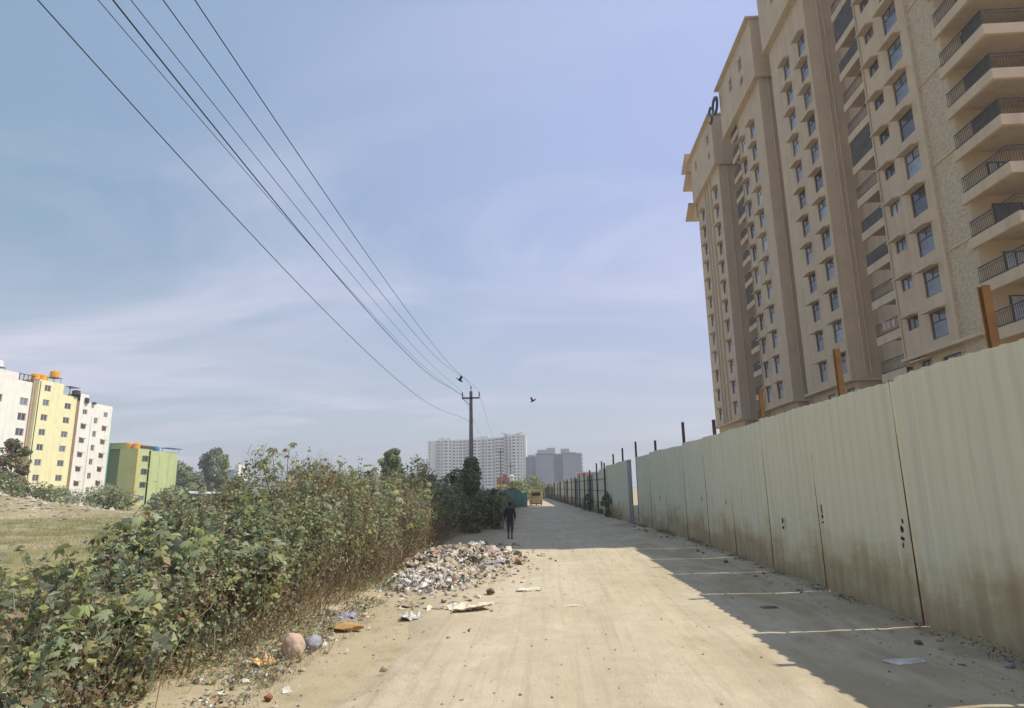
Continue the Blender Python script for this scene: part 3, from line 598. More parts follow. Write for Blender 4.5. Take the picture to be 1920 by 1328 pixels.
t3 = thing('power_pole', (-8.3, 140, 0), 'thin farther pole between the distant crossarm pole and the white pillar', 'power pole')
m = MB(); m.tube([(-8.3, 140, -0.2), (-8.3, 140, 7.9)], [0.17, 0.10], 6); m.build('post', M_['concrete'], t3)
m = MB(); m.box(-9.0, 139.86, 6.9, -7.6, 139.92, 7.02); m.build('crossarm', M_['rail'], t3)
make_pole((-3.9, -9.0, 0), 'power pole behind the viewpoint carrying the near ends of the wires', 7.4)
def wire(x0, x1, cf, end, label, r=0.011, y0=-9.0):
    pts = []; n = 56
    for i in range(n+1):
        Y = y0+(35-y0)*i/n
        x = x0+(x1-x0)*(Y-6)/29; z = cf[0]*Y*Y+cf[1]*Y+cf[2]
        if Y > 20: k = ((Y-20)/15)**2; x = x*(1-k)+end[0]*k; z = z*(1-k)+end[1]*k
        if Y < 0: z = z*(1-min(1, -Y/9)*0.35)+7.3*min(1, -Y/9)*0.35; x = x*(1+Y/9*0.8) + (-3.9+ (x0+3.9)*0.4)*(-Y/9*0.8)
        pts.append((x, Y-0.1, z))
    m = MB(); m.tube(pts, r, 5); return tag(m.build('overhead_wire', M_['wire'], smooth=True), label, 'wire', 'overhead wires to the near power pole')
wire(-4.2, -4.5, (0.00331, -0.14463, 7.01158), (-4.32, 6.0), 'lowest overhead wire, farthest left and hanging well apart from the others', 0.006)
wire(-3.9, -4.71, (0.0018, -0.0479, 6.81905), (-4.35, 7.05), 'second overhead wire from the left, thin and crossing the thick wire', 0.004)
wire(-3.7, -4.6, (0.00279, -0.08399, 6.87275), (-4.35, 7.15), 'thickest overhead wire, third from the left at the top edge', 0.008)
wire(-3.7, -4.71, (0.0016, -0.03473, 6.86038), (-4.735, 7.66), 'fourth overhead wire from the left, running to the left insulator', 0.0045)
wire(-3.4, -4.25, (0.00237, -0.05209, 6.92022), (-4.26, 8.02), 'fifth overhead wire from the left, running to the top insulator', 0.0055)
wire(-3.0, -3.75, (0.00212, -0.04965, 6.74394), (-3.785, 7.66), 'rightmost overhead wire, running to the right insulator of the pole', 0.0055)
# drop wires beyond the pole
for i, (dx, z2) in enumerate(((0.475, 6.6), (-0.475, 6.6))):
    pts = []
    for k in range(31):
        q = k/30; Y = 35+60*q; x = P1[0]+dx+(-7.13+dx-P1[0]-dx)*q; z = 7.62+(7.85-7.62)*q-4*1.2*q*(1-q); pts.append((x, Y-0.1, z))
    m = MB(); m.tube(pts, 0.006, 4); tag(m.build('overhead_wire', M_['wire']), 'thin wire sagging from the %s insulator of the near pole to the distant pole' % ('right' if dx > 0 else 'left'), 'wire', 'far overhead wires')
# ------------------------------------------------------------ birds
def bird(loc, label, yaw_, roll_, span=0.5, flap=0.2):
    t = MB(); prof = [(-0.19, 0.004), (-0.14, 0.028), (-0.06, 0.048), (0.04, 0.05), (0.10, 0.032), (0.135, 0.036), (0.165, 0.028), (0.19, 0.010), (0.225, 0.003)]
    t.tube([(a, 0, 0.0) for a, _ in prof], [q for _, q in prof], 8)
    for s in (-1, 1):
        sp_ = span/2
        top = [(0.08, 0.03*s, 0.02), (0.10, sp_*0.5*s, 0.02+flap*sp_), (0.05, sp_*s, 0.02+flap*sp_*1.6), (-0.03, sp_*0.95*s, 0.015+flap*sp_*1.5), (-0.07, sp_*0.5*s, 0.012+flap*sp_*0.9), (-0.06, 0.03*s, 0.01)]
        bot = [(a, b_, c-0.012) for a, b_, c in top]; t.add(top+bot, [(0, 1, 2, 3, 4, 5), (11, 10, 9, 8, 7, 6)]+[(i, 6+i, 6+(i+1) % 6, (i+1) % 6) for i in range(6)])
    t.add([(-0.15, -0.02, 0.01), (-0.15, 0.02, 0.01), (-0.27, 0.055, 0.01), (-0.27, -0.055, 0.01), (-0.15, -0.02, 0), (-0.15, 0.02, 0), (-0.27, 0.055, 0), (-0.27, -0.055, 0)], [(0, 1, 2, 3), (7, 6, 5, 4), (0, 4, 5, 1), (1, 5, 6, 2), (2, 6, 7, 3), (3, 7, 4, 0)])
    o = t.build('bird', M_['bird'], world=False, smooth=True); o.location = loc; o.rotation_euler = (roll_, 0.35, yaw_); return tag(o, label, 'bird', 'birds in the air')
bird((-4.62, 33.0, 8.02), 'dark bird flying just above the top of the near power pole', 0.9, 1.0, 0.42, 0.5)
bird((-0.9, 40.0, 7.76), 'small dark bird flying alone in the sky right of the pole', 2.4, 0.5, 0.40, 0.6)
# ------------------------------------------------------------ foliage
def frames(n, nrm, spread, rg):
    """random leaf frames whose normals scatter round nrm"""
    d = nrm+rg.normal(0, spread, (n, 3)); d /= np.linalg.norm(d, axis=1, keepdims=True)+1e-9
    a = rg.normal(0, 1, (n, 3)); a -= d*(a*d).sum(1, keepdims=True); a /= np.linalg.norm(a, axis=1, keepdims=True)+1e-9
    return d, a, np.cross(d, a)
def oval_leaves(C, nrm, size, rg, spread=0.7, asp=0.5, fold=0.18):
    n = len(C); d, a, b_ = frames(n, nrm, spread, rg); s = size[:, None]
    V = np.stack([C-a*s*0.5, C+b_*s*asp*0.5+d*s*fold*0.4, C+a*s*0.5-d*s*fold, C-b_*s*asp*0.5+d*s*fold*0.4], 1).reshape(-1, 3)
    return V, np.arange(n*4).reshape(n, 4)
def palm_leaves(C, nrm, size, rg, spread=0.45, lobes=7):
    n = len(C); d, a, b_ = frames(n, nrm, spread, rg); s = size[:, None]; V = []; k = 1+3*lobes
    Vs = np.zeros((n, k, 3)); Vs[:, 0] = C
    for i in range(lobes):
        t = -2.2+4.4*i/(lobes-1); L = 1.0 if i in (2, 3, 4) else (0.85 if i in (1, 5) else 0.6); u = a*math.cos(t)+b_*math.sin(t); v = -a*math.sin(t)+b_*math.cos(t)
        Vs[:, 1+3*i] = C+u*s*L*0.30-v*s*0.105+d*s*0.02; Vs[:, 2+3*i] = C+u*s*L*0.52-d*s*0.16; Vs[:, 3+3*i] = C+u*s*L*0.30+v*s*0.105+d*s*0.02
    base = np.arange(n)[:, None]*k
    Fq = np.concatenate([np.stack([base[:, 0], base[:, 0]+1+3*i, base[:, 0]+2+3*i, base[:, 0]+3+3*i], 1) for i in range(lobes)])
    return Vs.reshape(-1, 3), Fq
PAL = np.array([(0.25, 0.295, 0.155), (0.18, 0.22, 0.13), (0.31, 0.355, 0.18), (0.37, 0.395, 0.15), (0.38, 0.41, 0.285), (0.46, 0.45, 0.19), (0.40, 0.31, 0.18), (0.29, 0.19, 0.115)])
def pick(n, wts, rg, jit=0.22):
    w_ = np.asarray(wts, float); 
    if w_.ndim == 1: idx = rg.choice(len(PAL), n, p=w_/w_.sum())
    else: c = np.cumsum(w_/w_.sum(1, keepdims=True), 1); idx = (rg.random((n, 1)) > c).sum(1).clip(0, len(PAL)-1)
    return PAL[idx]*np.exp(rg.normal(0, jit, (n, 1)))*(1+rg.normal(0, 0.06, (n, 3)))
def sticks(P0, P1_, r, rg, bend=0.14):
    """thin 3-sided stems"""
    n = len(P0); mid = (P0+P1_)/2+rg.normal(0, 1, (n, 3))*bend*np.linalg.norm(P1_-P0, axis=1, keepdims=True)
    V = []; 
    for (P, k) in ((P0, 1.0), (mid, 0.75), (P1_, 0.3)):
        for t in (0, 2.1, 4.2): V.append(P+np.stack([np.cos(t)*r*k, np.sin(t)*r*k, 0*r], 1))
    V = np.stack(V, 1).reshape(-1, 3); b_ = np.arange(n)*9; F = []
    for s_ in (0, 3):
        for j in range(3): F.append(np.stack([b_+s_+j, b_+s_+(j+1) % 3, b_+s_+3+(j+1) % 3, b_+s_+3+j], 1))
    return V, np.concatenate(F)
# hedge: long mound of rank growth on the left verge
HY = [2, 5, 7, 9.5, 11, 13, 14.6, 16.4, 18, 20, 23, 26, 31, 35, 40, 46, 60, 80]; HH = [0.6, 0.75, 0.95, 1.3, 1.55, 1.8, 2.1, 3.0, 3.1, 2.6, 2.95, 2.65, 2.5, 2.4, 2.2, 1.9, 1.5, 1.2]
HX = [-4.6, -4.6, -4.65, -4.75, -4.8, -4.75, -4.7, -4.55, -4.5, -4.5, -4.5, -4.6, -4.9, -4.0, -3.6, -3.4, -3.9, -4.4]; HW = [3.5, 3.6, 3.8, 4, 4.2, 4.4, 4.7, 5, 5, 5, 5, 5, 5, 6, 6.5, 7, 7, 7]
def hedge_pts(n, y0, y1, rg, depth=0.45, tmin=0.0, tmax=1.0, ypow=1.0):
    Y = y0+(y1-y0)*rg.random(n)**ypow; t = tmin+(tmax-tmin)*rg.random(n)
    h = np.interp(Y, HY, HH); x0 = np.interp(Y, HY, HX); w_ = np.interp(Y, HY, HW)
    ang = t*math.pi*0.94                      # 0 = road side foot, pi = field side foot
    lump = 0.62+0.72*fbm(Y*0.62, t*3.6, 5)+0.20*(fbm(Y*2.2, t*9, 8)-0.5)*2
    cx = x0-w_/2; rx = w_/2*(0.74+0.50*fbm(Y*0.7+9, t*3, 15))+0.25*(fbm(Y*2.4, t*8, 19)-0.4); dp = 1-np.abs(rg.normal(0, depth, n))*0.5
    e = 0.62
    X = cx+rx*np.sign(np.cos(ang))*np.abs(np.cos(ang))**e*dp; Z = h*lump*np.sin(ang)**e*dp
    nrm = np.stack([np.cos(ang), 0*Y, np.sin(ang)+0.35], 1); nrm /= np.linalg.norm(nrm, axis=1, keepdims=True)
    return np.stack([X, Y, Z], 1), nrm, t, dp
def hedge_mesh(name, n, y0, y1, seed, size, label, shade_pal=False, dryness=1.0, ypow=1.0):
    rg = np.random.default_rng(seed); C, nr, t, dp = hedge_pts(n, y0, y1, rg, ypow=ypow); keep = C[:, 2] > 0.03
    C, nr, t, dp = C[keep], nr[keep], t[keep], dp[keep]; n = len(C)
    hole = fbm(C[:, 1]*1.7, C[:, 2]*2.1+C[:, 0], 40); keep = hole > 0.33; C, nr, t, dp = C[keep], nr[keep], t[keep], dp[keep]; n = len(C)
    q = fbm(C[:, 1]*0.8, C[:, 2]*1.3+C[:, 0]*0.7, 51); q2 = fbm(C[:, 1]*0.9+7, C[:, 2]*1.2-C[:, 0]*0.6, 57)
    dry = np.clip((q2-0.52)*5+dryness*np.clip((1.35-C[:, 2])/1.0, 0, 1)*np.clip((C[:, 1]-9.5)/4, 0, 1)+0.55*np.clip((C[:, 1]-19)/3, 0, 1)*np.clip((27-C[:, 1])/2, 0, 1)*(C[:, 0] > -6.2), 0, 1.3)
    W = np.stack([1.0+0*q, 0.9+1.6*np.clip(0.5-q, 0, 1)*3, 0.9+0*q, 0.25+2.0*np.clip(q-0.52, 0, 1)*4, 0.9+0*q, 0.15+0.9*np.clip(q-0.6, 0, 1)*4, 0.28+2.2*dry, 0.22+1.6*dry], 1)
    cols = pick(n, W, rg, 0.25); sz = size*np.exp(rg.normal(0, 0.33, n))*(1-0.35*np.clip(dry, 0, 1))
    V, Fq = oval_leaves(C, nr, sz, rg, 0.75, 0.62)
    T_ = np.repeat(cols, 4, 0)
    # leafy sprays breaking out of the mass
    ns = int((y1-y0)*26); B, bn, bt_, _ = hedge_pts(ns, y0, y1, rg, depth=0.1, tmin=0.06, tmax=0.85); L = 0.20+0.42*rg.random(ns); dirv = bn*0.6+np.array([0.05, -0.05, 0.75])+rg.normal(0, .30, (ns, 3)); dirv /= np.linalg.norm(dirv, axis=1, keepdims=True)
    tip = B+dirv*L[:, None]; sv_, sf = sticks(B-dirv*0.3, tip, np.full(ns, 0.005), rg, 0.1); k = 13; q_ = np.linspace(0.0, 1.05, k)
    LC = (B[:, None]+(tip-B)[:, None]*q_[None, :, None]+rg.normal(0, 0.045, (ns, k, 3))).reshape(-1, 3); LN = np.repeat(dirv*0.4+np.array([0, 0, .6]), k, 0)
    ls = np.repeat(size*(0.75+0.9*rg.random(ns)), k)*np.exp(rg.normal(0, .25, ns*k)); V2, F2 = oval_leaves(LC, LN, ls, rg, 0.6, 0.55)
    kind_ = rg.choice(len(PAL), ns, p=np.array((3, 1, 3.5, 3.5, 3, 1.6, 1.2, .4))/17.2); c2 = PAL[np.repeat(kind_, k)]*np.exp(rg.normal(0, .15, (ns*k, 1)))
    o_v = len(V); V = np.concatenate([V, V2, sv_]); Fq = np.concatenate([Fq, F2+o_v, sf+o_v+len(V2)]); T_ = np.concatenate([T_, np.repeat(c2, 4, 0), np.tile((.30, .22, .13), (len(sv_), 1))])
    return tag(np_mesh(name, V, Fq, M_['leaf'], T_), label, 'undergrowth', kind='stuff')
hedge_mesh('undergrowth', 46000, 3.5, 13, 1, 0.092, 'dense tangled green undergrowth filling the near left verge')
hedge_mesh('undergrowth', 60000, 12.5, 26, 2, 0.085, 'tall green and brown undergrowth behind the rubbish heap')
hedge_mesh('undergrowth', 26000, 25.5, 80, 3, 0.15, 'dark shaded thicket at the foot of the creeper covered pole', dryness=1.0)
# stems inside + dry stalks along the road side foot
def dry_mesh(name, n, y0, y1, seed, label, h0=0.3, h1=1.3, tn=(0.02, 0.45), out_=0.25, palc=((0.30, 0.22, 0.12), (0.20, 0.13, 0.07), (0.12, 0.07, 0.045), (0.36, 0.29, 0.17))):
    rg = np.random.default_rng(seed); Y = y0+(y1-y0)*rg.random(n); x0 = np.interp(Y, HY, HX); w_ = np.interp(Y, HY, HW)
    X = x0+0.1+0.9*(fbm(Y*0.9, Y*0, 88)-0.5)-rg.random(n)**1.2*w_*0.75; hh = h0+(h1-h0)*rg.random(n)*np.clip(0.35+(x0-X)/1.0, 0.2, 1)
    P0 = np.stack([X, Y, 0*X], 1); P1_ = P0+np.stack([rg.normal(out_*0.6, 0.45, n)*hh, rg.normal(0, 0.45, n)*hh, hh*rg.uniform(.5, 1, n)], 1)
    V, Fq = sticks(P0, P1_, 0.004+0.005*rg.random(n), rg); pal = np.array(palc); c = pal[rg.integers(0, len(pal), n)]*np.exp(rg.normal(0, 0.25, (n, 1)))
    return tag(np_mesh(name, V, Fq, M_['twig'], np.repeat(c, 9, 0)), label, 'dry stalks', kind='stuff')
dry_mesh('dry_stalks', 1500, 3.5, 11, 4, 'thin dry stalks standing in the near undergrowth', 0.3, 1.5)
dry_mesh('dry_stalks', 7000, 10, 27, 5, 'brown dry stalks and dead stems along the foot of the undergrowth', 0.2, 1.9)
dry_mesh('dry_stalks', 5000, 26, 70, 6, 'dead brown stems in the shaded thicket', 0.4, 2.3)
def castor(loc, h, nb, seed, label, size=0.34, group='castor plants on the left verge', wts=(3, 1.4, 3, 2, 2.2, 0.8, 0.15, 0.05)):
    rg = np.random.default_rng(seed); t = thing('castor_plant', loc, label, 'castor plant', group); x, y, z = loc
    C = []; ND = []; st = MB(); br = []
    for i in range(nb):
        a = 2*math.pi*i/nb+rg.random(); top = Vector((x+math.cos(a)*h*0.28*(0.3+rg.random()), y+math.sin(a)*h*0.28*(0.3+rg.random()), z+h*(0.62+0.38*rg.random())))
        midp = Vector((x+(top.x-x)*0.35, y+(top.y-y)*0.35, z+(top.z-z)*0.55)); st.tube([(x, y, z-0.1), midp, top], [0.026, 0.018, 0.008], 5)
        for k in range(11):
            q = 0.35+0.65*k/10; p = midp.lerp(top, (q-0.35)/0.65); aa = 2.4*k+a; pl = size*(0.55+0.5*rg.random())*(1.2-0.5*q)
            e = p+Vector((math.cos(aa)*pl, math.sin(aa)*pl, 0.10+0.12*q)); br.append((p, e)); C.append(e); ND.append((math.cos(aa)*0.45, math.sin(aa)*0.45, 0.9))
    st.build('stem', M_['bark'], t)
    C = np.array(C); ND = np.array(ND); n = len(C); sz = size*np.exp(rg.normal(0, 0.22, n)); V, Fq = palm_leaves(C, ND, sz, rg, 0.33); cols = pick(n, wts, rg, 0.18)
    T_ = np.repeat(cols, 22, 0); ps, pf = sticks(np.array([tuple(a_) for a_, _ in br]), np.array([tuple(b_) for _, b_ in br]), np.full(len(br), 0.006), rg, 0.03)
    V = np.concatenate([V, ps]); Fq = np.concatenate([Fq, pf+len(T_)]); T_ = np.concatenate([T_, np.tile((0.13, 0.10, 0.05), (len(ps), 1))])
    np_mesh('foliage', V-np.array(loc), Fq, M_['leaf'], T_, t)
    return t
CP = [((-7.5, 17.9, 0), 3.85, 5, 'tallest castor plant, its star leaves standing clear against the sky', 0.36),
      ((-6.2, 17.0, 0), 2.9, 7, 'broad castor plant just right of the tallest one', 0.36),
      ((-7.3, 15.9, 0), 2.75, 6, 'castor plant on the falling left shoulder of the undergrowth', 0.36),
      ((-5.3, 11.4, 0), 1.5, 4, 'low castor plant with large pale leaves above the pink boulder', 0.36),
      ((-6.6, 22.6, 0), 3.45, 8, 'bushy bright green castor plant crowning the right end of the hedge', 0.34),
      ((-5.6, 24.4, 0), 2.9, 7, 'pale green castor plant where the hedge falls towards the pole', 0.32),
      ((-5.3, 20.2, 0), 2.6, 6, 'castor plant rising behind the rubbish heap', 0.32),
      ((-5.35, 7.9, 0), 1.05, 4, 'near castor plant with yellowing leaves low on the verge', 0.30),
      ((-6.6, 9.3, 0), 1.45, 5, 'near castor plant deep in the green undergrowth', 0.26),
      ((-5.3, 6.9, 0), 0.75, 4, 'nearest castor plant at the bottom left corner', 0.26),
      ((-5.9, 9.9, 0), 1.75, 5, 'castor plant with drooping leaves left of the orange bag', 0.28),
      ((-8.0, 11.8, 0), 1.9, 5, 'castor plant at the back edge of the undergrowth before the field', 0.34),
      ((-7.2, 19.9, 0), 3.1, 7, 'castor plant between the tallest one and the bushy end of the hedge', 0.34),
      ((-6.3, 13.2, 0), 2.05, 6, 'castor plant in the middle of the green undergrowth', 0.36)]
for i, (l, h, nb, lb, s_) in enumerate(CP):
    castor(l, h, nb, 100+i, lb, s_, wts=(2, 1, 3, 3, 2, 2.5, 0.5, 0.1) if 'yellow' in lb or 'bright' in lb else (3, 1.4, 3, 2, 2.2, 0.8, 0.15, 0.05))
# ------------------------------------------------------------ trees and far shrubs
def tree(name, loc, h, w_, n, leaf, seed, label, cat='tree', group='trees beyond the field', trunk=0.3, wts=(3, 3, 1.5, 0.6, 1.5, 0.3, 0.2, 0), crown0=0.25, clumps=16, airy=1.0, rz=1.0):
    rg = np.random.default_rng(seed); t = thing(name, loc, label, cat, group); x, y, z = loc; rr = random.Random(seed)
    m = MB(); m.tube([(x, y, z-0.3), (x+0.02*h, y, z+h*0.35), (x, y, z+h*0.75)], [trunk, trunk*0.7, trunk*0.2], 7)
    cs = []
    for i in range(clumps):
        q = crown0+(1-crown0)*(i+0.5)/clumps; env = math.sin(math.pi*min(1, (q-crown0)/(1-crown0)*0.86+0.14))**0.6; a = 2.4*i+rr.random(); rd = w_/2*env*(0.35+0.5*rr.random())
        c = Vector((x+math.cos(a)*rd, y+math.sin(a)*rd, z+h*q)); cs.append((c, w_*0.19*(0.7+0.6*rr.random())))
        m.tube([(x, y, z+h*q*0.6), c], [trunk*0.3, trunk*0.06], 5)
    m.build('trunk', M_['bark'], t)
    k = n//clumps; C = []; Nn = []
    for c, r in cs:
        d = rg.normal(0, 1, (k, 3)); d /= np.linalg.norm(d, axis=1, keepdims=True); rad = r*(0.45+0.6*rg.random((k, 1))**0.6)
        C.append(np.array(tuple(c))+d*rad*np.array([1, 1, 0.8*rz])); Nn.append(d+np.array([0, 0, 0.4]))
    C = np.concatenate(C); Nn = np.concatenate(Nn); V, Fq = oval_leaves(C, Nn, leaf*np.exp(rg.normal(0, 0.3, len(C))), rg, 0.8, 0.65)
    # one tone per clump and per leaf
    cols = pick(len(C), wts, rg, 0.2)*np.repeat(np.exp(rg.normal(0, 0.12, (clumps, 1))), k, 0)
    np_mesh('crown', V-np.array(loc), Fq, M_['leaf'], np.repeat(cols, 4, 0), t); return t
tree('tree', (-91.3, 170, 0), 13.6, 8.0, 6500, 0.6, 21, 'tall rounded tree rising alone right of the lime green building', clumps=22)
for i, (x, y, h, w_, lb) in enumerate([(-98, 163, 9.6, 9, 'dark tree directly beside the lime green building'), (-92.5, 158, 8.4, 8, 'low dark tree left of the tall rounded tree'), (-84.5, 160, 7.4, 8, 'low tree right below the tall rounded tree'), (-79, 158, 5.6, 8, 'small tree at the right end of the far row'), (-88, 155, 6.5, 7, 'small tree in the middle of the far row')]):
    tree('tree', (x, y, 0), h, w_, 3600, 0.6, 30+i, lb, clumps=14, crown0=0.12)
tree('tree', (-14.9, 60, 0), 6.0, 3.0, 3600, 0.24, 41, 'round topped dark tree peeping over the castor hedge', group='trees behind the hedge', clumps=14, trunk=0.14, crown0=0.4)
tree('tree', (-52.8, 60, 0), 7.6, 4.2, 3400, 0.3, 42, 'reddish tree at the left edge before the white building', group='trees on the field', wts=(2, 2, 1, .3, 1.5, .3, 2.5, 2.5), trunk=0.16, crown0=0.2)
for i, (x, y, h, w_, lb) in enumerate([(-51.0, 57, 4.0, 6.0, 'wide grey green shrub at the left edge below the white building'), (-47.2, 57, 2.9, 5, 'rounded grey green shrub before the yellow building'), (-43.5, 62, 2.6, 5, 'low shrub before the narrow white building'), (-37.5, 62, 2.3, 5.5, 'low green shrub before the lime green building'), (-33, 66, 2.2, 6, 'low shrub left of the long shed'), (-72, 100, 3.2, 8, 'dusty shrub in front of the lime green building'), (-86, 108, 3.4, 9, 'dusty shrub at the foot of the narrow white building'), (-28, 55, 1.9, 5, 'low shrub in front of the long shed')]):
    tree('shrub', (x, y, 0), h, w_, 2400, 0.26, 50+i, lb, cat='shrub', group='shrubs across the field', trunk=0.07, crown0=0.1, clumps=12, wts=(3, 1, 2, 1, 3, .8, .8, .2))
tree('shrub', (-8.0, 39, 0), 4.1, 2.2, 900, 0.13, 61, 'bare twiggy shrub standing up left of the pole', cat='shrub', group='shrubs by the pole', trunk=0.05, crown0=0.35, clumps=26, wts=(2, 2, 1, .3, 2, .2, 2, 2), rz=1.3)
for i, (x, y, h, w_, n, lb) in enumerate([(-6.9, 36.5, 3.05, 2.0, 2200, 'dark shrub immediately left of the pole'), (-5.6, 37.5, 3.3, 2.2, 2200, 'dark shrub against the pole foot'), (-3.5, 38.5, 2.2, 1.8, 2200, 'dark shrub right of the pole'), (-4.2, 44, 1.8, 2.0, 2200, 'dark shrub behind the walking person'), (-5.4, 52, 2.0, 2.6, 2200, 'dark shrub before the teal sheets'), (-4.6, 60, 1.95, 3.0, 2200, 'green shrub under the teal sheets'),
        (-4.6, 84, 2.1, 3.4, 1800, 'sunlit green shrub left of the yellow vehicle'), (-5.0, 100, 3.2, 5.0, 2200, 'pale green shrub behind the yellow vehicle'), (-3.2, 118, 4.0, 6.0, 2400, 'pale green shrub below the grey netted blocks'), (1.4, 125, 2.9, 4.0, 1600, 'hazy shrub at the far end of the fence'), (-0.8, 140, 2.6, 5, 1600, 'far hazy shrub closing the end of the road')]):
    tree('shrub', (x, y, 0), h, w_, n, 0.15 if y < 70 else 0.26, 70+i, lb, cat='shrub', group='shrubs by the pole' if y < 70 else 'shrubs at the far end of the road', trunk=0.05, crown0=0.08, clumps=14, wts=(3, 3, 1.5, .4, 1.4, .2, 1, 1) if y < 70 else (3, 1, 3, 3, 2, 1, .2, 0))
# creeper on the pole
rg = np.random.default_rng(90); n = 3600; q = rg.random(n); Z = q*4.0; rad = (0.30+0.42*np.clip(1-np.abs(q-0.78)/0.28, 0, 1)+0.35*np.clip(0.45-q, 0, 1)*2)*(0.5+0.7*fbm(Z*2, rg.random(n)*0+1, 3))*np.sqrt(rg.random(n)*0.8+0.2); a = rg.random(n)*6.283
C = np.stack([P1[0]+rad*np.cos(a), P1[1]+rad*np.sin(a), Z], 1); V, Fq = oval_leaves(C, np.stack([np.cos(a), np.sin(a), 0*a+.3], 1), 0.15*np.exp(rg.normal(0, .3, n)), rg, .6, .7)
o = np_mesh('creeper', V-np.array([P1[0], P1[1], 0]), Fq, M_['leaf'], np.repeat(pick(n, (3, 5, 1, 0, 1, 0, .4, .6), rg), 4, 0)); o.location = P1; tag(o, 'dark leafy creeper climbing the lower half of the near power pole', 'creeper')
# weeds at the fence foot
def foot_weeds(name, n, y0, y1, seed, hmax, label, green):
    rg = np.random.default_rng(seed); Y = y0+(y1-y0)*rg.random(n); g_ = fbm(Y*0.9, Y*0, 71); Y = Y[g_ > 0.42]; n = len(Y); g_ = fbm(Y*0.9, Y*0, 71)
    X = fxn(Y)-0.06-np.abs(rg.normal(0, 0.13, n)); Z = rg.random(n)**1.7*hmax*np.clip((g_-0.38)*4, 0.1, 1)
    C = np.stack([X, Y, Z+0.02], 1); V, Fq = oval_leaves(C, np.tile((-.3, -.2, .8), (n, 1)), 0.035*np.exp(rg.normal(0, .35, n))+0.0012*Y, rg, .8, .5)
    return tag(np_mesh(name, V, Fq, M_['leaf'], np.repeat(pick(n, green, rg), 4, 0)), label, 'weeds', kind='stuff')
foot_weeds('weeds', 3600, 7, 40, 91, 0.20, 'dark dry weeds along the foot of the near fence', (1, 1.5, .3, .2, .6, .1, 2, 3))
foot_weeds('weeds', 5000, 40, 120, 92, 0.9, 'weeds along the foot of the far fence', (2, 2.5, .5, .3, .8, .1, 1.5, 2))
for i, (y, h) in enumerate(((50.0, 1.9), (62.5, 1.6))):
    tree('shrub', (fx(y)-0.5, y, 0), h, 1.1, 1300, 0.11, 95+i, ['dark creeper bush leaning on the far fence beside the first front post', 'dark bush on the far fence past the first front posts'][i], cat='shrub', group='bushes on the far fence', trunk=0.03, crown0=0.1, clumps=9, wts=(2, 4, .5, 0, .5, 0, 1.5, 2), rz=1.5)
# grass and weeds on the verge and the field
def tufts(name, n, xr, yr, seed, hgt, label, pal, thr=0.45, road_edge=False):
    rg = np.random.default_rng(seed); X = xr[0]+(xr[1]-xr[0])*rg.random(n); Y = yr[0]+(yr[1]-yr[0])*rg.random(n)
    k = fbm(X*0.8, Y*0.8, seed) > thr; X, Y = X[k], Y[k]; n = len(X); hh = hgt*np.exp(rg.normal(0, .35, n)); P0 = np.stack([X, Y, 0*X], 1)
    P0[:, 2] = verge_z(X, Y) if road_edge else field_z(X, Y)
    V, Fq = sticks(P0, P0+np.stack([rg.normal(0, .45, n)*hh, rg.normal(0, .45, n)*hh, hh], 1), 0.003+0.0006*hh*30*0.1+0*X, rg); pal = np.array(pal)
    return tag(np_mesh(name, V, Fq, M_['twig'], np.repeat(pal[rg.integers(0, len(pal), n)]*np.exp(rg.normal(0, .25, (n, 1))), 9, 0)), label, 'grass', kind='stuff')
def tangle(name, n, y0, y1, seed, label, lmin, lmax, tmin=0.02, tmax=0.7, pal=((.40, .31, .19), (.30, .21, .12), (.20, .13, .085), (.46, .38, .24))):
    rg = np.random.default_rng(seed); C, nr, t, _ = hedge_pts(n, y0, y1, rg, depth=0.25, tmin=tmin, tmax=tmax); keep = (fbm(C[:, 1]*0.8, C[:, 2]*1.1, seed) > 0.44) & (C[:, 2] > 0.02); C, nr = C[keep], nr[keep]; n = len(C)
    d = rg.normal(0, 1, (n, 3))*np.array([.8, .8, .6])+np.array([.15, -.1, .35])+nr*0.5; d /= np.linalg.norm(d, axis=1, keepdims=True); L = (lmin+(lmax-lmin)*rg.random(n)**1.5)[:, None]
    V, Fq = sticks(C-d*L*.5, C+d*L*.5, 0.0025+0.0035*rg.random(n), rg, 0.16); V[:, 2] = np.maximum(V[:, 2], 0.01); p_ = np.array(pal)
    return tag(np_mesh(name, V, Fq, M_['twig'], np.repeat(p_[rg.integers(0, len(p_), n)]*np.exp(rg.normal(0, .2, (n, 1))), 9, 0)), label, 'dry twigs', kind='stuff')
tangle('dry_twigs', 9000, 16, 26.5, 301, 'tangle of dry twigs over the right end of the hedge', .25, .9, .02, .6)
tangle('dry_twigs', 5000, 4, 16, 302, 'thin dry twigs woven through the near undergrowth', .2, .7)
def low_weeds(name, n, seed, label, xo, xw, y0, y1, hmax, size, wts):
    rg = np.random.default_rng(seed); Y = y0+(y1-y0)*rg.random(n); X = np.interp(Y, HY, HX)+xo+xw*rg.random(n)**1.8; k = fbm(X*1.6, Y*1.6, seed) > 0.47; X, Y = X[k], Y[k]; n = len(X)
    Z = np.maximum(verge_z(X, Y), 0)+hmax*rg.random(n)**2*np.clip(1.3-(X-np.interp(Y, HY, HX)-xo)/xw, .1, 1); V, Fq = oval_leaves(np.stack([X, Y, Z+.01], 1), np.tile((0, 0, 1.), (n, 1)), size*np.exp(rg.normal(0, .35, n)), rg, .6, .5)
    return tag(np_mesh(name, V, Fq, M_['leaf'], np.repeat(pick(n, wts, rg), 4, 0)), label, 'weeds', kind='stuff')
low_weeds('low_weeds', 15000, 311, 'low weeds and fallen leaves spreading from the hedge foot onto the verge', -0.3, 1.5, 5.5, 17, 0.30, 0.05, (2, 1.5, 2, 1, 2, .6, 3, 2.5))
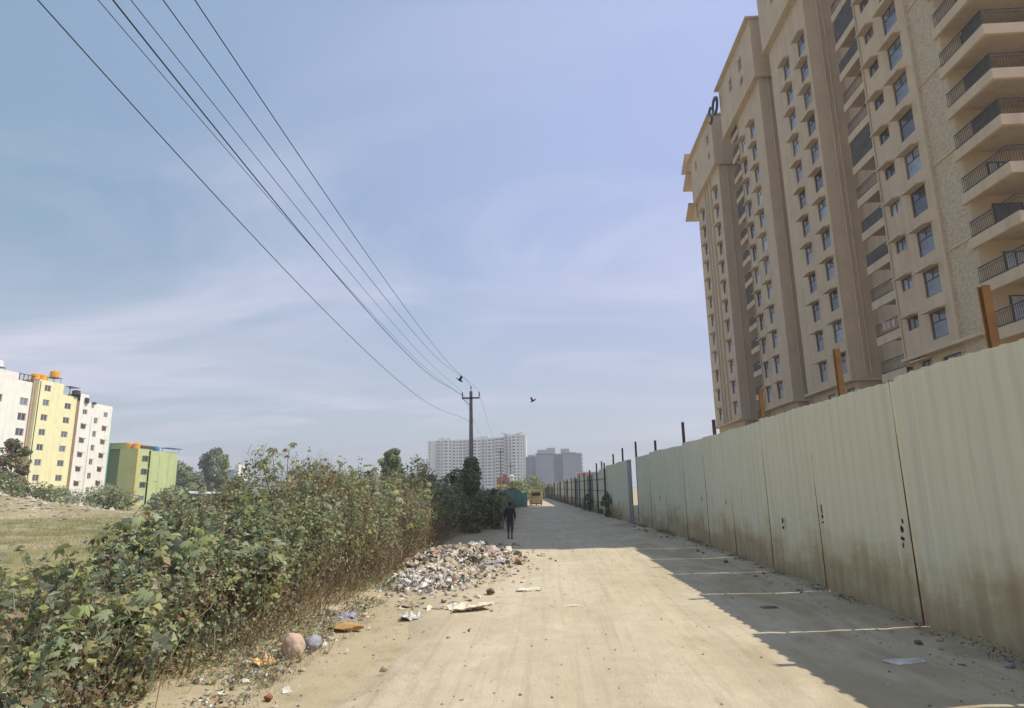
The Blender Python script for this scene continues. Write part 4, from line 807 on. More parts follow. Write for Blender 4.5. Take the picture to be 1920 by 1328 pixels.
low_weeds('leaf_litter', 6000, 312, 'brown leaf litter along the foot of the dry hedge end', -0.3, 1.1, 16, 27, 0.22, 0.06, (.5, .5, .6, .4, .8, .5, 4, 4))
tufts('dry_grass', 9000, (-6, -3.3), (6, 27), 201, 0.09, 'sparse dry grass and straw on the verge beside the road', ((.34, .27, .15), (.25, .19, .10), (.16, .17, .07), (.42, .35, .22)), 0.42, True)
tufts('field_grass', 42000, (-38, -9), (10, 50), 202, 0.20, 'short yellow green grass on the field at left', ((.22, .24, .09), (.28, .27, .12), (.17, .21, .07)), 0.40)
# ------------------------------------------------------------ rocks, rubbish
def rock(name, loc, size, seed, m, label, cat='rock', group=None, flat=0.7, rot=0.0, sub=4, kc=0.0):
    import bmesh
    bm = bmesh.new(); bmesh.ops.create_icosphere(bm, subdivisions=sub, radius=1.0); rr = np.random.default_rng(seed)
    cuts = [(rr.normal(0, 1, 3), 0.50+kc+0.32*rr.random()) for _ in range(11)]
    for v in bm.verts:
        p = np.array(v.co)
        for d, k in cuts:
            d = d/np.linalg.norm(d); q = p@d
            if q > k: p = p-d*(q-k)*0.97
        p = p*(1+0.10*(fbm(p[0]*2+seed, p[1]*2+p[2]*2, seed)-0.5)*2)
        v.co = Vector((p[0]*size[0]/2, p[1]*size[1]/2, p[2]*size[2]/2))
    me = bpy.data.meshes.new(name); bm.to_mesh(me); bm.free(); me.materials.append(m)
    if False: me.polygons.foreach_set('use_smooth', [True]*len(me.polygons))
    o = bpy.data.objects.new(name, me); COL.objects.link(o); o.location = (loc[0], loc[1], loc[2]+size[2]*0.32); o.rotation_euler = (0, 0, rot)
    return tag(o, label, cat, group)
def vz(x, y): return max(float(verge_z(np.array([x]), np.array([y]))[0]), float(road_z(np.array([x]), np.array([y]))[0]))
def R3(x, y): return (x, y, vz(x, y))
rock('boulder', R3(-3.77, 9.6), (0.34, 0.30, 0.42), 1, M_['pinkrock'], 'pink and tan boulder at the hedge foot beside the grey rock', rot=0.4, kc=0.22)
rock('rock', R3(-3.62, 10.05), (0.31, 0.27, 0.27), 2, M_['greyrock'], 'blue grey rock right of the pink boulder', rot=1.2, kc=0.18)
rock('rock', R3(-4.2, 12.6), (0.30, 0.25, 0.22), 3, M_['tanrock'], 'rounded tan rock behind the ochre slab')
rock('rock', R3(-1.40, 14.85), (0.25, 0.22, 0.19), 4, M_['darkrock'], 'dark brown rock lying alone on the road edge')
rock('brick_fragment', R3(-3.29, 7.73), (0.13, 0.10, 0.09), 5, M_['redbrick'], 'red brick fragment lowest on the verge', 'brick')
rock('stone_slab', R3(-3.55, 11.35), (0.78, 0.40, 0.17), 6, M_['ochreslab'], 'flat ochre slab on the verge behind the grey rock', 'slab', rot=-0.45)
rock('rock', R3(-1.58, 22.0), (0.36, 0.30, 0.28), 8, M_['darkrock'], 'dark triangular rock at the right tip of the rubbish heap')
rock('stone_slab', R3(-2.42, 18.2), (0.70, 0.5, 0.16), 9, M_['tanrock'], 'flat round tan stone in front of the rubbish heap', 'slab')
rock('stone_slab', R3(-3.1, 19.6), (0.8, 0.6, 0.26), 10, M_['tanrock'], 'large tan lump in the middle of the rubbish heap', 'slab')
rock('stone_slab', R3(-3.3, 21.4), (0.62, 0.5, 0.2), 12, M_['pinkrock'], 'pale pink slab on top of the rubbish heap', 'slab')
rr = random.Random(5)
for i in range(34):
    y = rr.uniform(7.4, 12.6); x = -4.0+rr.uniform(-0.4, 0.75)-0.02*(12-y); s = rr.uniform(0.04, 0.115)
    rock('stone', R3(x, y), (s*1.4, s, s*0.8), 300+i, M_[rr.choice(['tanrock', 'tanrock', 'pinkrock', 'greyrock', 'paper'])], 'small pale stone scattered on the verge below the boulder', 'stone', 'small stones on the verge', rot=rr.random()*3, sub=2)
for i in range(26):
    y = rr.uniform(12.5, 18.5); x = -2.9+rr.uniform(-1.0, 1.2); s = rr.uniform(0.05, 0.13)
    rock('stone', R3(x, y), (s*1.5, s, s*0.6), 400+i, M_[rr.choice(['tanrock', 'tanrock', 'pinkrock', 'darkrock', 'paper'])], 'small stone or lump lying before the rubbish heap', 'stone', 'small stones before the heap', rot=rr.random()*3, sub=2)
for i in range(40):
    y = rr.uniform(8, 40); x = float(fxn(y))-rr.uniform(0.1, 0.9); s = rr.uniform(0.04, 0.14)
    rock('stone', R3(x, y), (s*1.5, s, s*0.8), 500+i, M_[rr.choice(['tanrock', 'darkrock', 'greyrock'])], 'dull stone lying at the foot of the corrugated fence', 'stone', 'stones at the fence foot', rot=rr.random()*3, sub=2)
def sheetlet(name, loc, sx_, sy_, amp, m, label, cat, seed, rot=0, n=9, base=0.05, group=None):
    g_ = np.random.default_rng(seed); V = []; 
    for j in range(n):
        for i in range(n):
            u, v = i/(n-1)*2-1, j/(n-1)*2-1; e = 1+0.25*(vnoise(u*2+seed, v*2, seed)-0.5)
            V.append((u*sx_/2*e, v*sy_/2*e, base+amp*(float(fbm(u*2.3+seed, v*2.3, seed, 3))-0.25)*(1-0.5*max(abs(u), abs(v)))+0.004))
    F = [(j*n+i, j*n+i+1, (j+1)*n+i+1, (j+1)*n+i) for j in range(n-1) for i in range(n-1)]
    mb = MB(); mb.add(V, F); o = mb.build(name, m, world=False); o.location = loc; o.rotation_euler = (0, 0, rot); s = o.modifiers.new('t', 'SOLIDIFY'); s.thickness = 0.012; s.offset = -1
    return tag(o, label, cat, group)
sheetlet('crumpled_sheet', R3(-1.66, 13.1), 0.80, 0.50, 0.42, M_['paper'], 'crumpled cream sheet of paper lying on the road edge', 'sheet', 1, 0.5, 13, 0.01)
sheetlet('plastic_scrap', R3(-2.0, 13.5), 0.24, 0.2, 0.12, M_['clearbag'], 'small white scrap left of the crumpled cream sheet', 'litter', 2, base=0.01)
sheetlet('cardboard_scrap', R3(-2.35, 13.2), 0.34, 0.2, 0.07, M_['tanrock'], 'dark edged cardboard scrap second left of the cream sheet', 'litter', 3, -0.3, base=0.01)
sheetlet('cardboard_scrap', R3(-2.95, 13.7), 0.50, 0.34, 0.25, M_['tanrock'], 'long tan cardboard scrap above the pale plastic bag', 'litter', 33, -0.2, base=0.01)
sheetlet('plastic_bag', R3(-2.66, 12.4), 0.34, 0.32, 0.34, M_['clearbag'], 'pale translucent plastic bag crumpled on the verge', 'bag', 4, 0.2, 11, 0.0)
sheetlet('cloth_rag', R3(-3.84, 12.4), 0.34, 0.26, 0.26, M_['lilac'], 'lilac grey rag behind the ochre slab', 'rag', 5, 0.1, 11, 0.0)
sheetlet('plastic_bag', R3(-4.0, 9.2), 0.32, 0.26, 0.32, M_['orange'], 'orange and yellow plastic bag left of the pink boulder', 'bag', 6, 0.3, 11, 0.02)
sheetlet('plastic_bag', R3(-1.72, 20.2), 0.55, 0.4, 0.45, M_['purple'], 'mauve plastic bag at the right end of the rubbish heap', 'bag', 7, 0.4, 12, 0.02)
sheetlet('plastic_bag', R3(-1.95, 21.4), 0.6, 0.5, 0.8, M_['pinkcloth'], 'bright pink bag at the right end of the rubbish heap', 'bag', 8, 0.4, 12, 0.05)
sheetlet('plastic_bag', R3(-2.62, 22.2), 0.7, 0.5, 0.9, M_['yellowcl'], 'yellow plastic bag lying on the rubbish heap', 'bag', 9, -0.5, 12, 0.1)
sheetlet('plastic_bag', R3(-2.75, 24.2), 0.55, 0.45, 0.6, M_['clearbag'], 'large white bag on the top of the rubbish heap', 'bag', 10, 0.2, 12, 0.2)
sheetlet('plastic_scrap', R3(0.4, 13.5), 0.30, 0.12, 0.04, M_['paper'], 'flattened pale scrap in the middle of the road', 'litter', 12, base=0.0)
sheetlet('plastic_scrap', R3(-0.55, 15.4), 0.5, 0.34, 0.12, M_['paper'], 'torn pale scrap on the road right of the dark rock', 'litter', 13, 0.1, base=0.0)
sheetlet('plastic_scrap', R3(4.15, 13.1), 0.3, 0.2, 0.06, M_['darkrock'], 'dark flattened scrap in the shadow of the fence', 'litter', 14, 0.1, base=0.0)
sheetlet('plastic_scrap', R3(4.6, 9.2), 0.5, 0.24, 0.05, M_['clearbag'], 'pale trodden scrap in the fence shadow nearest the viewer', 'litter', 15, 0.3, base=0.0)
# rubbish heap: countless small pieces
def heap_h(X, Y):
    a = 0.27*np.exp(-((X+3.3)/1.35)**2-((Y-22.6)/2.6)**2); b_ = 0.17*np.exp(-((X+3.2)/0.85)**2-((Y-17.0)/1.5)**2); c = 0.16*np.exp(-((X+1.9)/0.8)**2-((Y-21.5)/1.6)**2); d = 0.2*np.exp(-((X+3.6)/0.9)**2-((Y-19.6)/1.6)**2)
    return a+b_+c+d
def rubbish(name, n, seed, label, pal, wts, smin, smax, sampler, thick):
    rg = np.random.default_rng(seed); X, Y = sampler(rg, n); Z = heap_h(X, Y)*(0.85+0.3*rg.random(n))+0.02
    # crumpled pieces: 3x3 vertex patches
    d, a, b_ = frames(n, np.tile((0.1, -0.2, 1.0), (n, 1)), 0.7, rg); s = (smin+(smax-smin)*rg.random(n)**1.8)[:, None]; C = np.stack([X, Y, Z], 1); V = np.zeros((n, 9, 3))
    for i in range(3):
        for j in range(3): V[:, i*3+j] = C+a*s*(i-1)*0.5*(0.7+0.6*rg.random((n, 1)))+b_*s*(j-1)*0.38*(0.7+0.6*rg.random((n, 1)))+d*s*(rg.random((n, 1))-0.5+(0.5 if (i == 1 and j == 1) else 0))*thick
    V[:, :, 2] = np.maximum(V[:, :, 2], 0.005); base = np.arange(n)*9; F = [np.stack([base+i*3+j, base+i*3+j+1, base+(i+1)*3+j+1, base+(i+1)*3+j], 1) for i in range(2) for j in range(2)]
    pal = np.array(pal); c = pal[rg.choice(len(pal), n, p=np.array(wts)/sum(wts))]*np.exp(rg.normal(0, .15, (n, 1)))
    return tag(np_mesh(name, V.reshape(-1, 3), np.concatenate(F), M_['litter'], np.repeat(c, 9, 0)), label, 'rubbish', kind='stuff')
LP = ((.66, .63, .55), (.54, .48, .38), (.45, .375, .27), (.35, .28, .195), (.40, .19, .13), (.54, .44, .40), (.45, .45, .43), (.56, .50, .30), (.42, .45, .40), (.15, .125, .10), (.52, .35, .20))
grid('rubbish_mound', np.arange(-5.6, -0.9, 0.1), np.arange(14.6, 27, 0.1), lambda X, Y: heap_h(X, Y)-0.05+0.05*fbm(X*6, Y*6, 77)*np.clip(heap_h(X, Y)*12, 0, 1)-0.03*(heap_h(X, Y) < 0.02), M_['soil'])
tag(bpy.data.objects['rubbish_mound'], kind='structure')
rubbish('rubbish_heap', 1900, 61, 'heap of stones, rags and torn plastic spilling from the undergrowth', LP, (1.6, 3.4, 7, 4.5, .15, .5, .7, .15, .15, .8, .12), .05, .30, lambda g_, n: (g_.normal(-3.2, .85, n), g_.normal(22.3, 1.7, n)), 0.8)
rubbish('rubbish_patch', 1100, 62, 'bright patch of small plastic litter nearer than the main heap', LP, (7, 3.5, 1.6, 1, 1.0, 1.3, 2.2, .5, .9, .7, .6), .05, .20, lambda g_, n: (g_.normal(-3.2, .50, n)+0.0, g_.normal(16.9, .75, n)), 0.8)
rubbish('rubbish_scatter', 900, 63, 'thin scatter of scraps round the rubbish heap', LP, (3, 3, 4, 3, .2, .4, .8, .1, .2, .7, .2), .04, .16, lambda g_, n: (g_.normal(-2.3, .75, n), g_.normal(20.0, 3.0, n)), 0.5)
rubbish('rubbish_scatter', 420, 64, 'thin scatter of scraps along the near hedge foot', LP, (3, 3, 4, 3, .3, .4, .8, .1, .2, .7, .3), .03, .11, lambda g_, n: (g_.normal(-4.1, .35, n), g_.uniform(7, 14, n)), 0.5)
# pebbles and clods on the road
rg = np.random.default_rng(66); n = 4200; Y = 5+35*rg.random(n)**1.5; X = np.where(rg.random(n) < 0.5, rg.uniform(-4, 6, n), np.where(rg.random(n) < 0.5, rg.normal(-2.9, .5, n), fxn(Y)-.5-np.abs(rg.normal(0, .45, n))))
X = np.minimum(X, fxn(Y)-0.1); s = 0.006+0.020*rg.random(n)**3; Z = np.maximum(road_z(X, Y), verge_z(X, Y)); dirs = np.array([(1, 0, 0), (0, 1, 0), (-1, 0, 0), (0, -1, 0), (0, 0, .8), (0, 0, -.3)], float)
V = (np.stack([X, Y, Z], 1)[:, None]+dirs[None]*s[:, None, None]*(0.7+0.6*rg.random((n, 6, 1)))).reshape(-1, 3); tri = np.array([(0, 1, 4), (1, 2, 4), (2, 3, 4), (3, 0, 4)]); Fq = (np.arange(n)[:, None, None]*6+tri[None]).reshape(-1, 3)
pl = np.array([(.42, .35, .26), (.28, .22, .16), (.55, .50, .40), (.15, .12, .10)]); tag(np_mesh('pebbles', V, Fq, M_['litter'], np.repeat(pl[rg.integers(0, 4, n)], 6, 0)), 'pebbles and clods scattered over the dirt road', 'pebbles', kind='stuff')
n = 2600; X = rg.normal(-50, 9, n); Y = rg.normal(50, 4.5, n); s = 0.05+0.28*rg.random(n)**4; Z = field_z(X, Y)
V = (np.stack([X, Y, Z], 1)[:, None]+dirs[None]*s[:, None, None]*(0.6+0.8*rg.random((n, 6, 1)))).reshape(-1, 3); Fq = (np.arange(n)[:, None, None]*6+tri[None]).reshape(-1, 3)
tag(np_mesh('field_rubble', V, Fq, M_['litter'], np.repeat(pl[rg.choice(4, n, p=(.5, .2, .25, .05))], 6, 0)), 'broken rubble strewn over the earth mound at the left edge', 'rubble', kind='stuff')
# ------------------------------------------------------------ walking person
def skin(name, joints, edges, m, parent=None, root=0, sub=2, loc=(0, 0, 0)):
    me = bpy.data.meshes.new(name); me.from_pydata([j[:3] for j in joints], edges, []); me.materials.append(m)
    o = bpy.data.objects.new(name, me); COL.objects.link(o); o.modifiers.new('skin', 'SKIN').use_smooth_shade = True; s = o.modifiers.new('sub', 'SUBSURF'); s.levels = sub; s.render_levels = sub
    sv = me.skin_vertices[0].data
    for i, j in enumerate(joints): sv[i].radius = (j[3], j[4] if len(j) > 4 else j[3])
    sv[root].use_root = True
    if parent: o.parent = parent
    o.location = loc; return o
PX, PY = -1.88, 30.38; pz = vz(PX, PY)
J = [(0, 0, .90, .115, .085), (0, .0, 1.06, .105, .08), (0, .01, 1.22, .13, .09), (0, .01, 1.34, .12, .085), (0, .0, 1.42, .05), (0, .01, 1.48, .055), (0, .015, 1.56, .072, .085), (0, .01, 1.63, .058, .07),
     (-.15, .0, 1.345, .055), (-.215, .015, 1.10, .042), (-.225, .06, .87, .032), (.15, .0, 1.345, .055), (.22, -.02, 1.10, .042), (.225, -.02, .87, .032),
     (-.09, 0, .86, .085), (-.085, .08, .47, .058), (-.085, -.02, .10, .038), (-.09, .10, .035, .034), (.09, 0, .86, .085), (.085, .0, .47, .058), (.08, -.14, .13, .038), (.085, -.06, .04, .034)]
Ed = [(0, 1), (1, 2), (2, 3), (3, 4), (4, 5), (5, 6), (6, 7), (3, 8), (8, 9), (9, 10), (3, 11), (11, 12), (12, 13), (0, 14), (14, 15), (15, 16), (16, 17), (0, 18), (18, 19), (19, 20), (20, 21)]
for (w_, s_) in ((10, -1), (13, 1)):
    bx_, by_, bz_ = J[w_][:3]; p = len(J); J.append((bx_, by_+.01, bz_-.055, .026, .020)); Ed.append((w_, p))
    for k, (dy, L) in enumerate(((-.024, .055), (-.008, .064), (.009, .060), (.024, .048))):
        q0 = len(J); J.append((bx_-s_*0.004, by_+.01+dy, bz_-.085, .009)); J.append((bx_-s_*.014, by_+.014+dy, bz_-.085-L, .0075)); Ed += [(p, q0), (q0, q0+1)]
    q0 = len(J); J.append((bx_-s_*.02, by_+.045, bz_-.05, .010)); J.append((bx_-s_*.024, by_+.055, bz_-.085, .009)); Ed += [(p, q0), (q0, q0+1)]
pe = thing('person', (PX, PY, pz), 'person in a dark jacket walking away along the left side of the road', 'person')
skin('body', J, Ed, M_['skin'], pe)
jk = [(0, 0, .70, .185, .125), (0, 0, .90, .175, .12), (0, 0, 1.08, .168, .115), (0, .01, 1.24, .18, .12), (0, .01, 1.36, .15, .105), (0, .0, 1.425, .065), (-.165, .0, 1.34, .075), (-.225, .015, 1.10, .060), (-.235, .055, .91, .046), (.165, 0, 1.34, .075), (.23, -.02, 1.10, .060), (.235, -.02, .91, .046)]
skin('jacket', jk, [(0, 1), (1, 2), (2, 3), (3, 4), (4, 5), (4, 6), (6, 7), (7, 8), (4, 9), (9, 10), (10, 11)], M_['coat'], pe, 2)
tr = [(0, 0, .84, .16, .115), (-.09, .01, .72, .105), (-.088, .07, .47, .078), (-.085, .03, .26, .060), (.09, .0, .72, .105), (.088, .0, .47, .078), (.083, -.07, .27, .060)]
skin('trousers', tr, [(0, 1), (1, 2), (2, 3), (0, 4), (4, 5), (5, 6)], M_['shorts'], pe, 0)
hm = MB(); hm.lathe([(.03, -.105), (.070, -.06), (.086, 0), (.078, .05), (.045, .088), (.008, .10)], (PX, PY-.012, pz+1.60), 14); hm.build('hair', M_['hair'], pe, smooth=True)
for (a, b_) in ((-.085, .04), (.083, -.11)):
    m = MB(); m.box(PX+a-.045, PY+b_-.07, pz+.0, PX+a+.045, PY+b_+.17, pz+.03); m.tube([(PX+a, PY+b_-.05, pz+.055), (PX+a, PY+b_+.08, pz+.05), (PX+a, PY+b_+.15, pz+.035)], [.045, .042, .025], 8); m.build('shoe', M_['shoe'], pe)
# ------------------------------------------------------------ yellow three wheeled vehicle seen from behind
v = thing('goods_vehicle', (-1.80, 85, 0), 'dusty yellow three wheeled vehicle driving away down the road', 'three-wheeler'); x, y = -1.80, 85.0; hw = 0.86
m = MB(); m.box(x-hw+.06, y, .20, x+hw-.06, y+1.7, .98); m.box(x-hw+.12, y-.02, .42, x+hw-.12, y, .92); m.box(x-.6, y+1.7, .32, x+.6, y+2.5, 1.0); m.build('body', M_['vdust'], v)
m = MB()
m.tube([(x-hw+.04, y+.02, .35), (x-hw+.05, y+.05, 1.45), (x-hw+.15, y+.1, 1.86), (x-hw+.34, y+.12, 1.97), (x+hw-.34, y+.12, 1.97), (x+hw-.15, y+.1, 1.86), (x+hw-.05, y+.05, 1.45), (x+hw-.04, y+.02, .35)], .055, 6)
m.tube([(x-hw+.08, y+.04, 1.0), (x+hw-.08, y+.04, 1.0)], .035, 6)
for s in (-1, 1): m.tube([(x+s*(hw-.1), y+1.7, .9), (x+s*(hw-.2), y+1.7, 1.85)], .04, 6)
m.build('frame', M_['vyellow'], v)
m = MB(); m.add([(x-hw+.12, y+.1, 1.90), (x+hw-.12, y+.1, 1.90), (x+hw-.2, y+2.0, 1.86), (x-hw+.2, y+2.0, 1.86), (x-hw+.3, y+.1, 2.0), (x+hw-.3, y+.1, 2.0), (x+hw-.35, y+2.0, 1.94), (x-hw+.35, y+2.0, 1.94)], [(0, 3, 2, 1), (4, 5, 6, 7), (0, 1, 5, 4), (1, 2, 6, 5), (2, 3, 7, 6), (3, 0, 4, 7)]); m.build('roof', M_['vyellow'], v)
m = MB(); m.box(x-.55, y+.35, 1.28, x+.55, y+.38, 1.68); m.build('rear_window', M_['vdark'], v)
m = MB(); wall_x(m, y+.30, x-hw+.14, x+hw-.14, .98, 1.90, [(x-.58, x+.58, 1.25, 1.71)], .04, -1, axis='y'); m.build('rear_panel', M_['vdust'], v)
for s in (-1, 1):
    m = MB(); m.box(x+s*.66-.07, y-.045, .5, x+s*.66+.07, y-.021, .64); m.build('tail_lamp', M_['redlamp'], v)
for (wx, wy) in ((-.70, .35), (.70, .35), (0, 2.45)):
    m = MB(); m.tube([(x+wx-.065, y+wy, .24), (x+wx-.05, y+wy, .24), (x+wx+.05, y+wy, .24), (x+wx+.065, y+wy, .24)], [.19, .245, .245, .19], 16); w_o = m.build('wheel', M_['rubber'], v)
    m = MB(); m.tube([(x+wx-.07, y+wy, .24), (x+wx+.07, y+wy, .24)], .12, 12); m.build('rim', M_['sheet_back'], w_o)
m = MB(); m.box(x-.78, y-.06, .24, x+.78, y-.0, .32); m.build('bumper', M_['vdark'], v)
# ------------------------------------------------------------ apartment blocks at left
def block(name, label, loc, parts): 
    return thing(name, loc, label, 'building', 'apartment blocks across the field')
def tank(x, y, z, r, h, m, label, group='rooftop water tanks'):
    b_ = MB(); b_.lathe([(r, 0), (r*1.02, h*.15), (r, h*.2), (r*1.02, h*.5), (r, h*.55), (r*1.02, h*.82), (r*.85, h*.9), (r*.35, h*.97), (r*.33, h*1.03)], (x, y, z), 14)
    return tag(b_.build('water_tank', M_[m], loc=(x, y, z)), label, 'water tank', group)
def stand(x, y, z, zt, r, label):
    m = MB()
    for sx_ in (-1, 1):
        for sy2 in (-1, 1): m.tube([(x+sx_*r*.8, y+sy2*r*.8, z), (x+sx_*r*.8, y+sy2*r*.8, zt)], .05, 4)
    m.box(x-r, y-r, zt-.08, x+r, y+r, zt-.003); return tag(m.build('tank_stand', M_['rail'], loc=(x, y, z)), label, 'tank stand', 'tank stands on the roofs')
def fwin(parent, X, y, z, w_, h_, key, sash=True):
    return put_window(key, w_, h_, 'V', (X-0.04, y, z), 'whiteframe', 1, 'x', parent, ('glass_dark', 'glass'), (3, 2), 0.13)
M_['whiteframe'] = mat('grey_window_frame', (0.45, 0.44, 0.42), 0.6, 0.02)
# leftmost white block
B0 = block('apartment_block', 'white apartment block cut by the left edge of the photo', (-100, 112, 0), None)
hs = [(y, y+1.9, z, z+1.45) for z in (19.35, 16.45, 13.55, 10.65, 7.75, 4.85, 1.95) for y in (113.35, 104.0, 107.5)]
m = MB(); wall_x(m, -100, 100, 116.4, -.1, 24.0, hs, .3, 1); m.box(-112, 100, 0, -100.01, 116.35, 0.02) 
m.add([(-100, 100, 24), (-112, 100, 24), (-112, 116.4, 24), (-100, 116.4, 24)], [(0, 1, 2, 3)]); m.add([(-100, 116.4, -.1), (-112, 116.4, -.1), (-112, 116.4, 24), (-100, 116.4, 24)], [(0, 1, 2, 3)]); m.add([(-100, 100, -.1), (-112, 100, -.1), (-112, 100, 24), (-100, 100, 24)], [(0, 1, 2, 3)])
m.box(-106, 100, 24.01, -100, 112.3, 25.3); m.build('wall', M_['whitewall'], B0)
m = MB()
for y in (112.5, 113.5, 114.5, 115.5, 116.3): m.box(-100.1, y, 24.0, -100, y+.12, 25.2)
m.box(-100.14, 112.3, 25.2, -99.98, 116.45, 25.32); m.build('railing', M_['frame'], B0)
for (a, c, e, g) in hs: fwin(B0, -100.1, a, e, c-a, g-e, 'b0')
def rescale(t, k):
    t.location = Vector((0, 0, 2.35))+(Vector(t.location)-Vector((0, 0, 2.35)))*k; t.scale = (k, k, k)
rescale(B0, 0.99)
# yellow block
B1 = block('apartment_block', 'pale yellow apartment block with brown side strip and orange tanks', (-98, 120, 0), None)
hs = [(116.45, 118.05, z, z+1.25) for z in (22.4, 19.55, 16.65, 13.8, 10.9, 8.0, 5.1, 2.2)]+[(122.15, 123.85, z, z+1.25) for z in (19.6, 16.7, 13.85, 10.95, 8.05, 5.15, 2.25)]
m = MB(); wall_x(m, -98, 115.0, 125.4, -.1, 22.4, hs, .3, 1); wall_x(m, -98, 115.0, 121.3, 22.4, 24.5, hs, .3, 1)
m.add([(-98, 121.3, 22.4), (-110, 121.3, 22.4), (-110, 121.3, 24.5), (-98, 121.3, 24.5)], [(0, 1, 2, 3)]); m.add([(-98, 115, 24.5), (-110, 115, 24.5), (-110, 121.3, 24.5), (-98, 121.3, 24.5)], [(0, 1, 2, 3)])
m.add([(-98, 121.3, 22.4), (-110, 121.3, 22.4), (-110, 125.4, 22.4), (-98, 125.4, 22.4)], [(0, 1, 2, 3)]); m.add([(-98, 125.4, -.1), (-110, 125.4, -.1), (-110, 125.4, 22.4), (-98, 125.4, 22.4)], [(0, 1, 2, 3)])
m.build('wall', M_['yellowwall'], B1)
m = MB(); m.box(-99.3, 114.99, -.1, -98.01, 115.0, 24.4); m.build('side_wall', M_['yellowwall'], B1); m = MB(); m.box(-99.6, 114.6, -.1, -98.75, 114.98, 24.2); m.build('side_strip', M_['brownwall'], B1); m = MB(); m.tube([(-97.93, 115.3, 0), (-97.93, 115.3, 24.2)], .06, 6); m.build('drain_pipe', M_['frame'], B1)
for (a, c, e, g) in hs: fwin(B1, -98.1, a, e, c-a, g-e, 'b1%d' % (a > 120))
# narrow white block with the brown strip
B2 = block('apartment_block', 'white apartment block with turquoise corner, right of the yellow block', (-96, 128, 0), None)
hs = [(124.75, 126.0, z, z+1.05) for z in (18.75, 15.75, 12.85, 9.95, 7.05, 4.15)]+[(131.0, 132.2, z, z+1.05) for z in (18.85, 15.85, 12.95, 10.05, 7.15, 4.25, 1.4)]+[(128.25, 129.3, z, z+1.25) for z in (17.2, 14.35, 11.45, 8.55, 5.65, 2.7)]
m = MB(); wall_x(m, -96, 123.6, 133.6, -.1, 21.4, hs, .3, 1); m.box(-100, 123.6, 21.4, -96.0, 126.0, 22.9)
m.add([(-96, 123.6, 21.4), (-110, 123.6, 21.4), (-110, 133.6, 21.4), (-96, 133.6, 21.4)], [(0, 1, 2, 3)])
m.build('wall', M_['whitewall'], B2)
m = MB(); m.add([(-96, 123.6, -.1), (-98, 123.6, -.1), (-98, 123.6, 22.9), (-96, 123.6, 22.9)], [(0, 1, 2, 3)]); m.build('side_wall', M_['brownwall'], B2); m = MB(); m.box(-110, 133.6, -.1, -95.95, 133.85, 21.5); m.build('corner_strip', M_['cyanwall'], B2)
m = MB(); m.box(-95.999, 127.35, 0, -95.88, 127.6, 18.6); m.build('pilaster', M_['whitewall'], B2)
for (a, c, e, g) in hs:
    fwin(B2, -96.1, a, e, c-a, g-e, 'b2%.1f%d' % (g-e, a > 130))
for (a, c, e, g) in hs[1:6]+hs[7:13]:
    m = MB(); m.add([(-96, a-.15, g+.12), (-96, c+.15, g+.12), (-95.45, c+.15, g-.12), (-95.45, a-.15, g-.12), (-96, a-.15, g+.2), (-96, c+.15, g+.2), (-95.45, c+.15, g-.04), (-95.45, a-.15, g-.04)], [(0, 1, 2, 3), (7, 6, 5, 4), (0, 4, 5, 1), (1, 5, 6, 2), (2, 6, 7, 3), (3, 7, 4, 0)]); m.build('window_hood', M_['brownwall'], B2)
rescale(B2, 1.0146)
# roof-top huts
m = MB(); m.box(-101, 121.6, 22.4, -98.5, 123.2, 24.2); tag(m.build('roof_hut', M_['paleblue'], loc=(-99, 122, 22.4)), 'small pale blue hut on the lower roof of the yellow block', 'hut')
m = MB(); m.box(-101.5, 123.5, 24.4, -98.3, 126.2, 24.5); m.box(-101.3, 123.6, 22.91, -101.2, 126.1, 24.4); m.box(-98.6, 123.65, 22.91, -98.5, 123.75, 24.4); tag(m.build('roof_canopy', M_['rail'], loc=(-99, 125, 22.9)), 'dark sheet canopy on the roof between the yellow and white blocks', 'canopy')
tank(-101, 108.6, 25.75, .75, 1.3, 'whitetank', 'white water tank at the left edge of the photo'); stand(-101, 108.6, 25.31, 25.75, .9, 'stand under the white water tank at the left edge')
tank(-99.5, 115.6, 24.52, .75, 1.25, 'orangetank', 'left of the two low orange tanks on the yellow block'); tank(-99.5, 117.3, 24.52, .78, 1.35, 'orangetank', 'right of the two low orange tanks on the yellow block')
stand(-99.5, 120.3, 24.52, 25.7, 1.0, 'steel stand under the high orange tank'); tank(-99.5, 120.3, 25.71, .85, 1.45, 'orangetank', 'high orange tank raised on a stand on the yellow block')
tank(-98.0, 124.8, 22.92, .75, .9, 'blacktank', 'black tank on the roof step of the white block'); tank(-97.5, 127.2, 21.42, .6, 1.15, 'blacktank', 'black tank on the lower roof of the white block'); tank(-97.2, 129.3, 21.42, .45, .45, 'blacktank', 'smallest black tank farther right on the white roof')
# lime green block
B3 = block('apartment_block', 'lime green apartment block with shade coloured into its darker side', (-91.5, 142, 0), None)
hs = [(139.0, 140.9, z, z+1.1) for z in (9.6, 6.7, 3.8, .9)]
m = MB(); wall_x(m, -91.5, 137.0, 141.2, -.1, 12.4, hs, .3, 1); m.add([(-91.5, 141.2, -.1), (-91.1, 141.2, -.1), (-91.1, 141.2, 12.1), (-91.5, 141.2, 12.1)], [(0, 1, 2, 3)])
m.box(-100, 141.2, -.1, -91.1, 152.0, 12.1); m.box(-99.5, 137.05, 12.39, -91.6, 141.1, 12.4)
for y in (144.6, 148.3): m.box(-91.098, y, .1, -91.05, y+.14, 11.9)
m.build('wall', M_['greenwall'], B3)
m = MB(); m.add([(-91.5, 137.0, -.1), (-95.6, 137.0, -.1), (-95.6, 137.0, 12.4), (-91.5, 137.0, 12.4)], [(0, 1, 2, 3)]); m.box(-104, 139.5, -.1, -95.6, 150, 13.9); m.build('side_wall', M_['greenshade'], B3)  # darker green carries the shade of this side
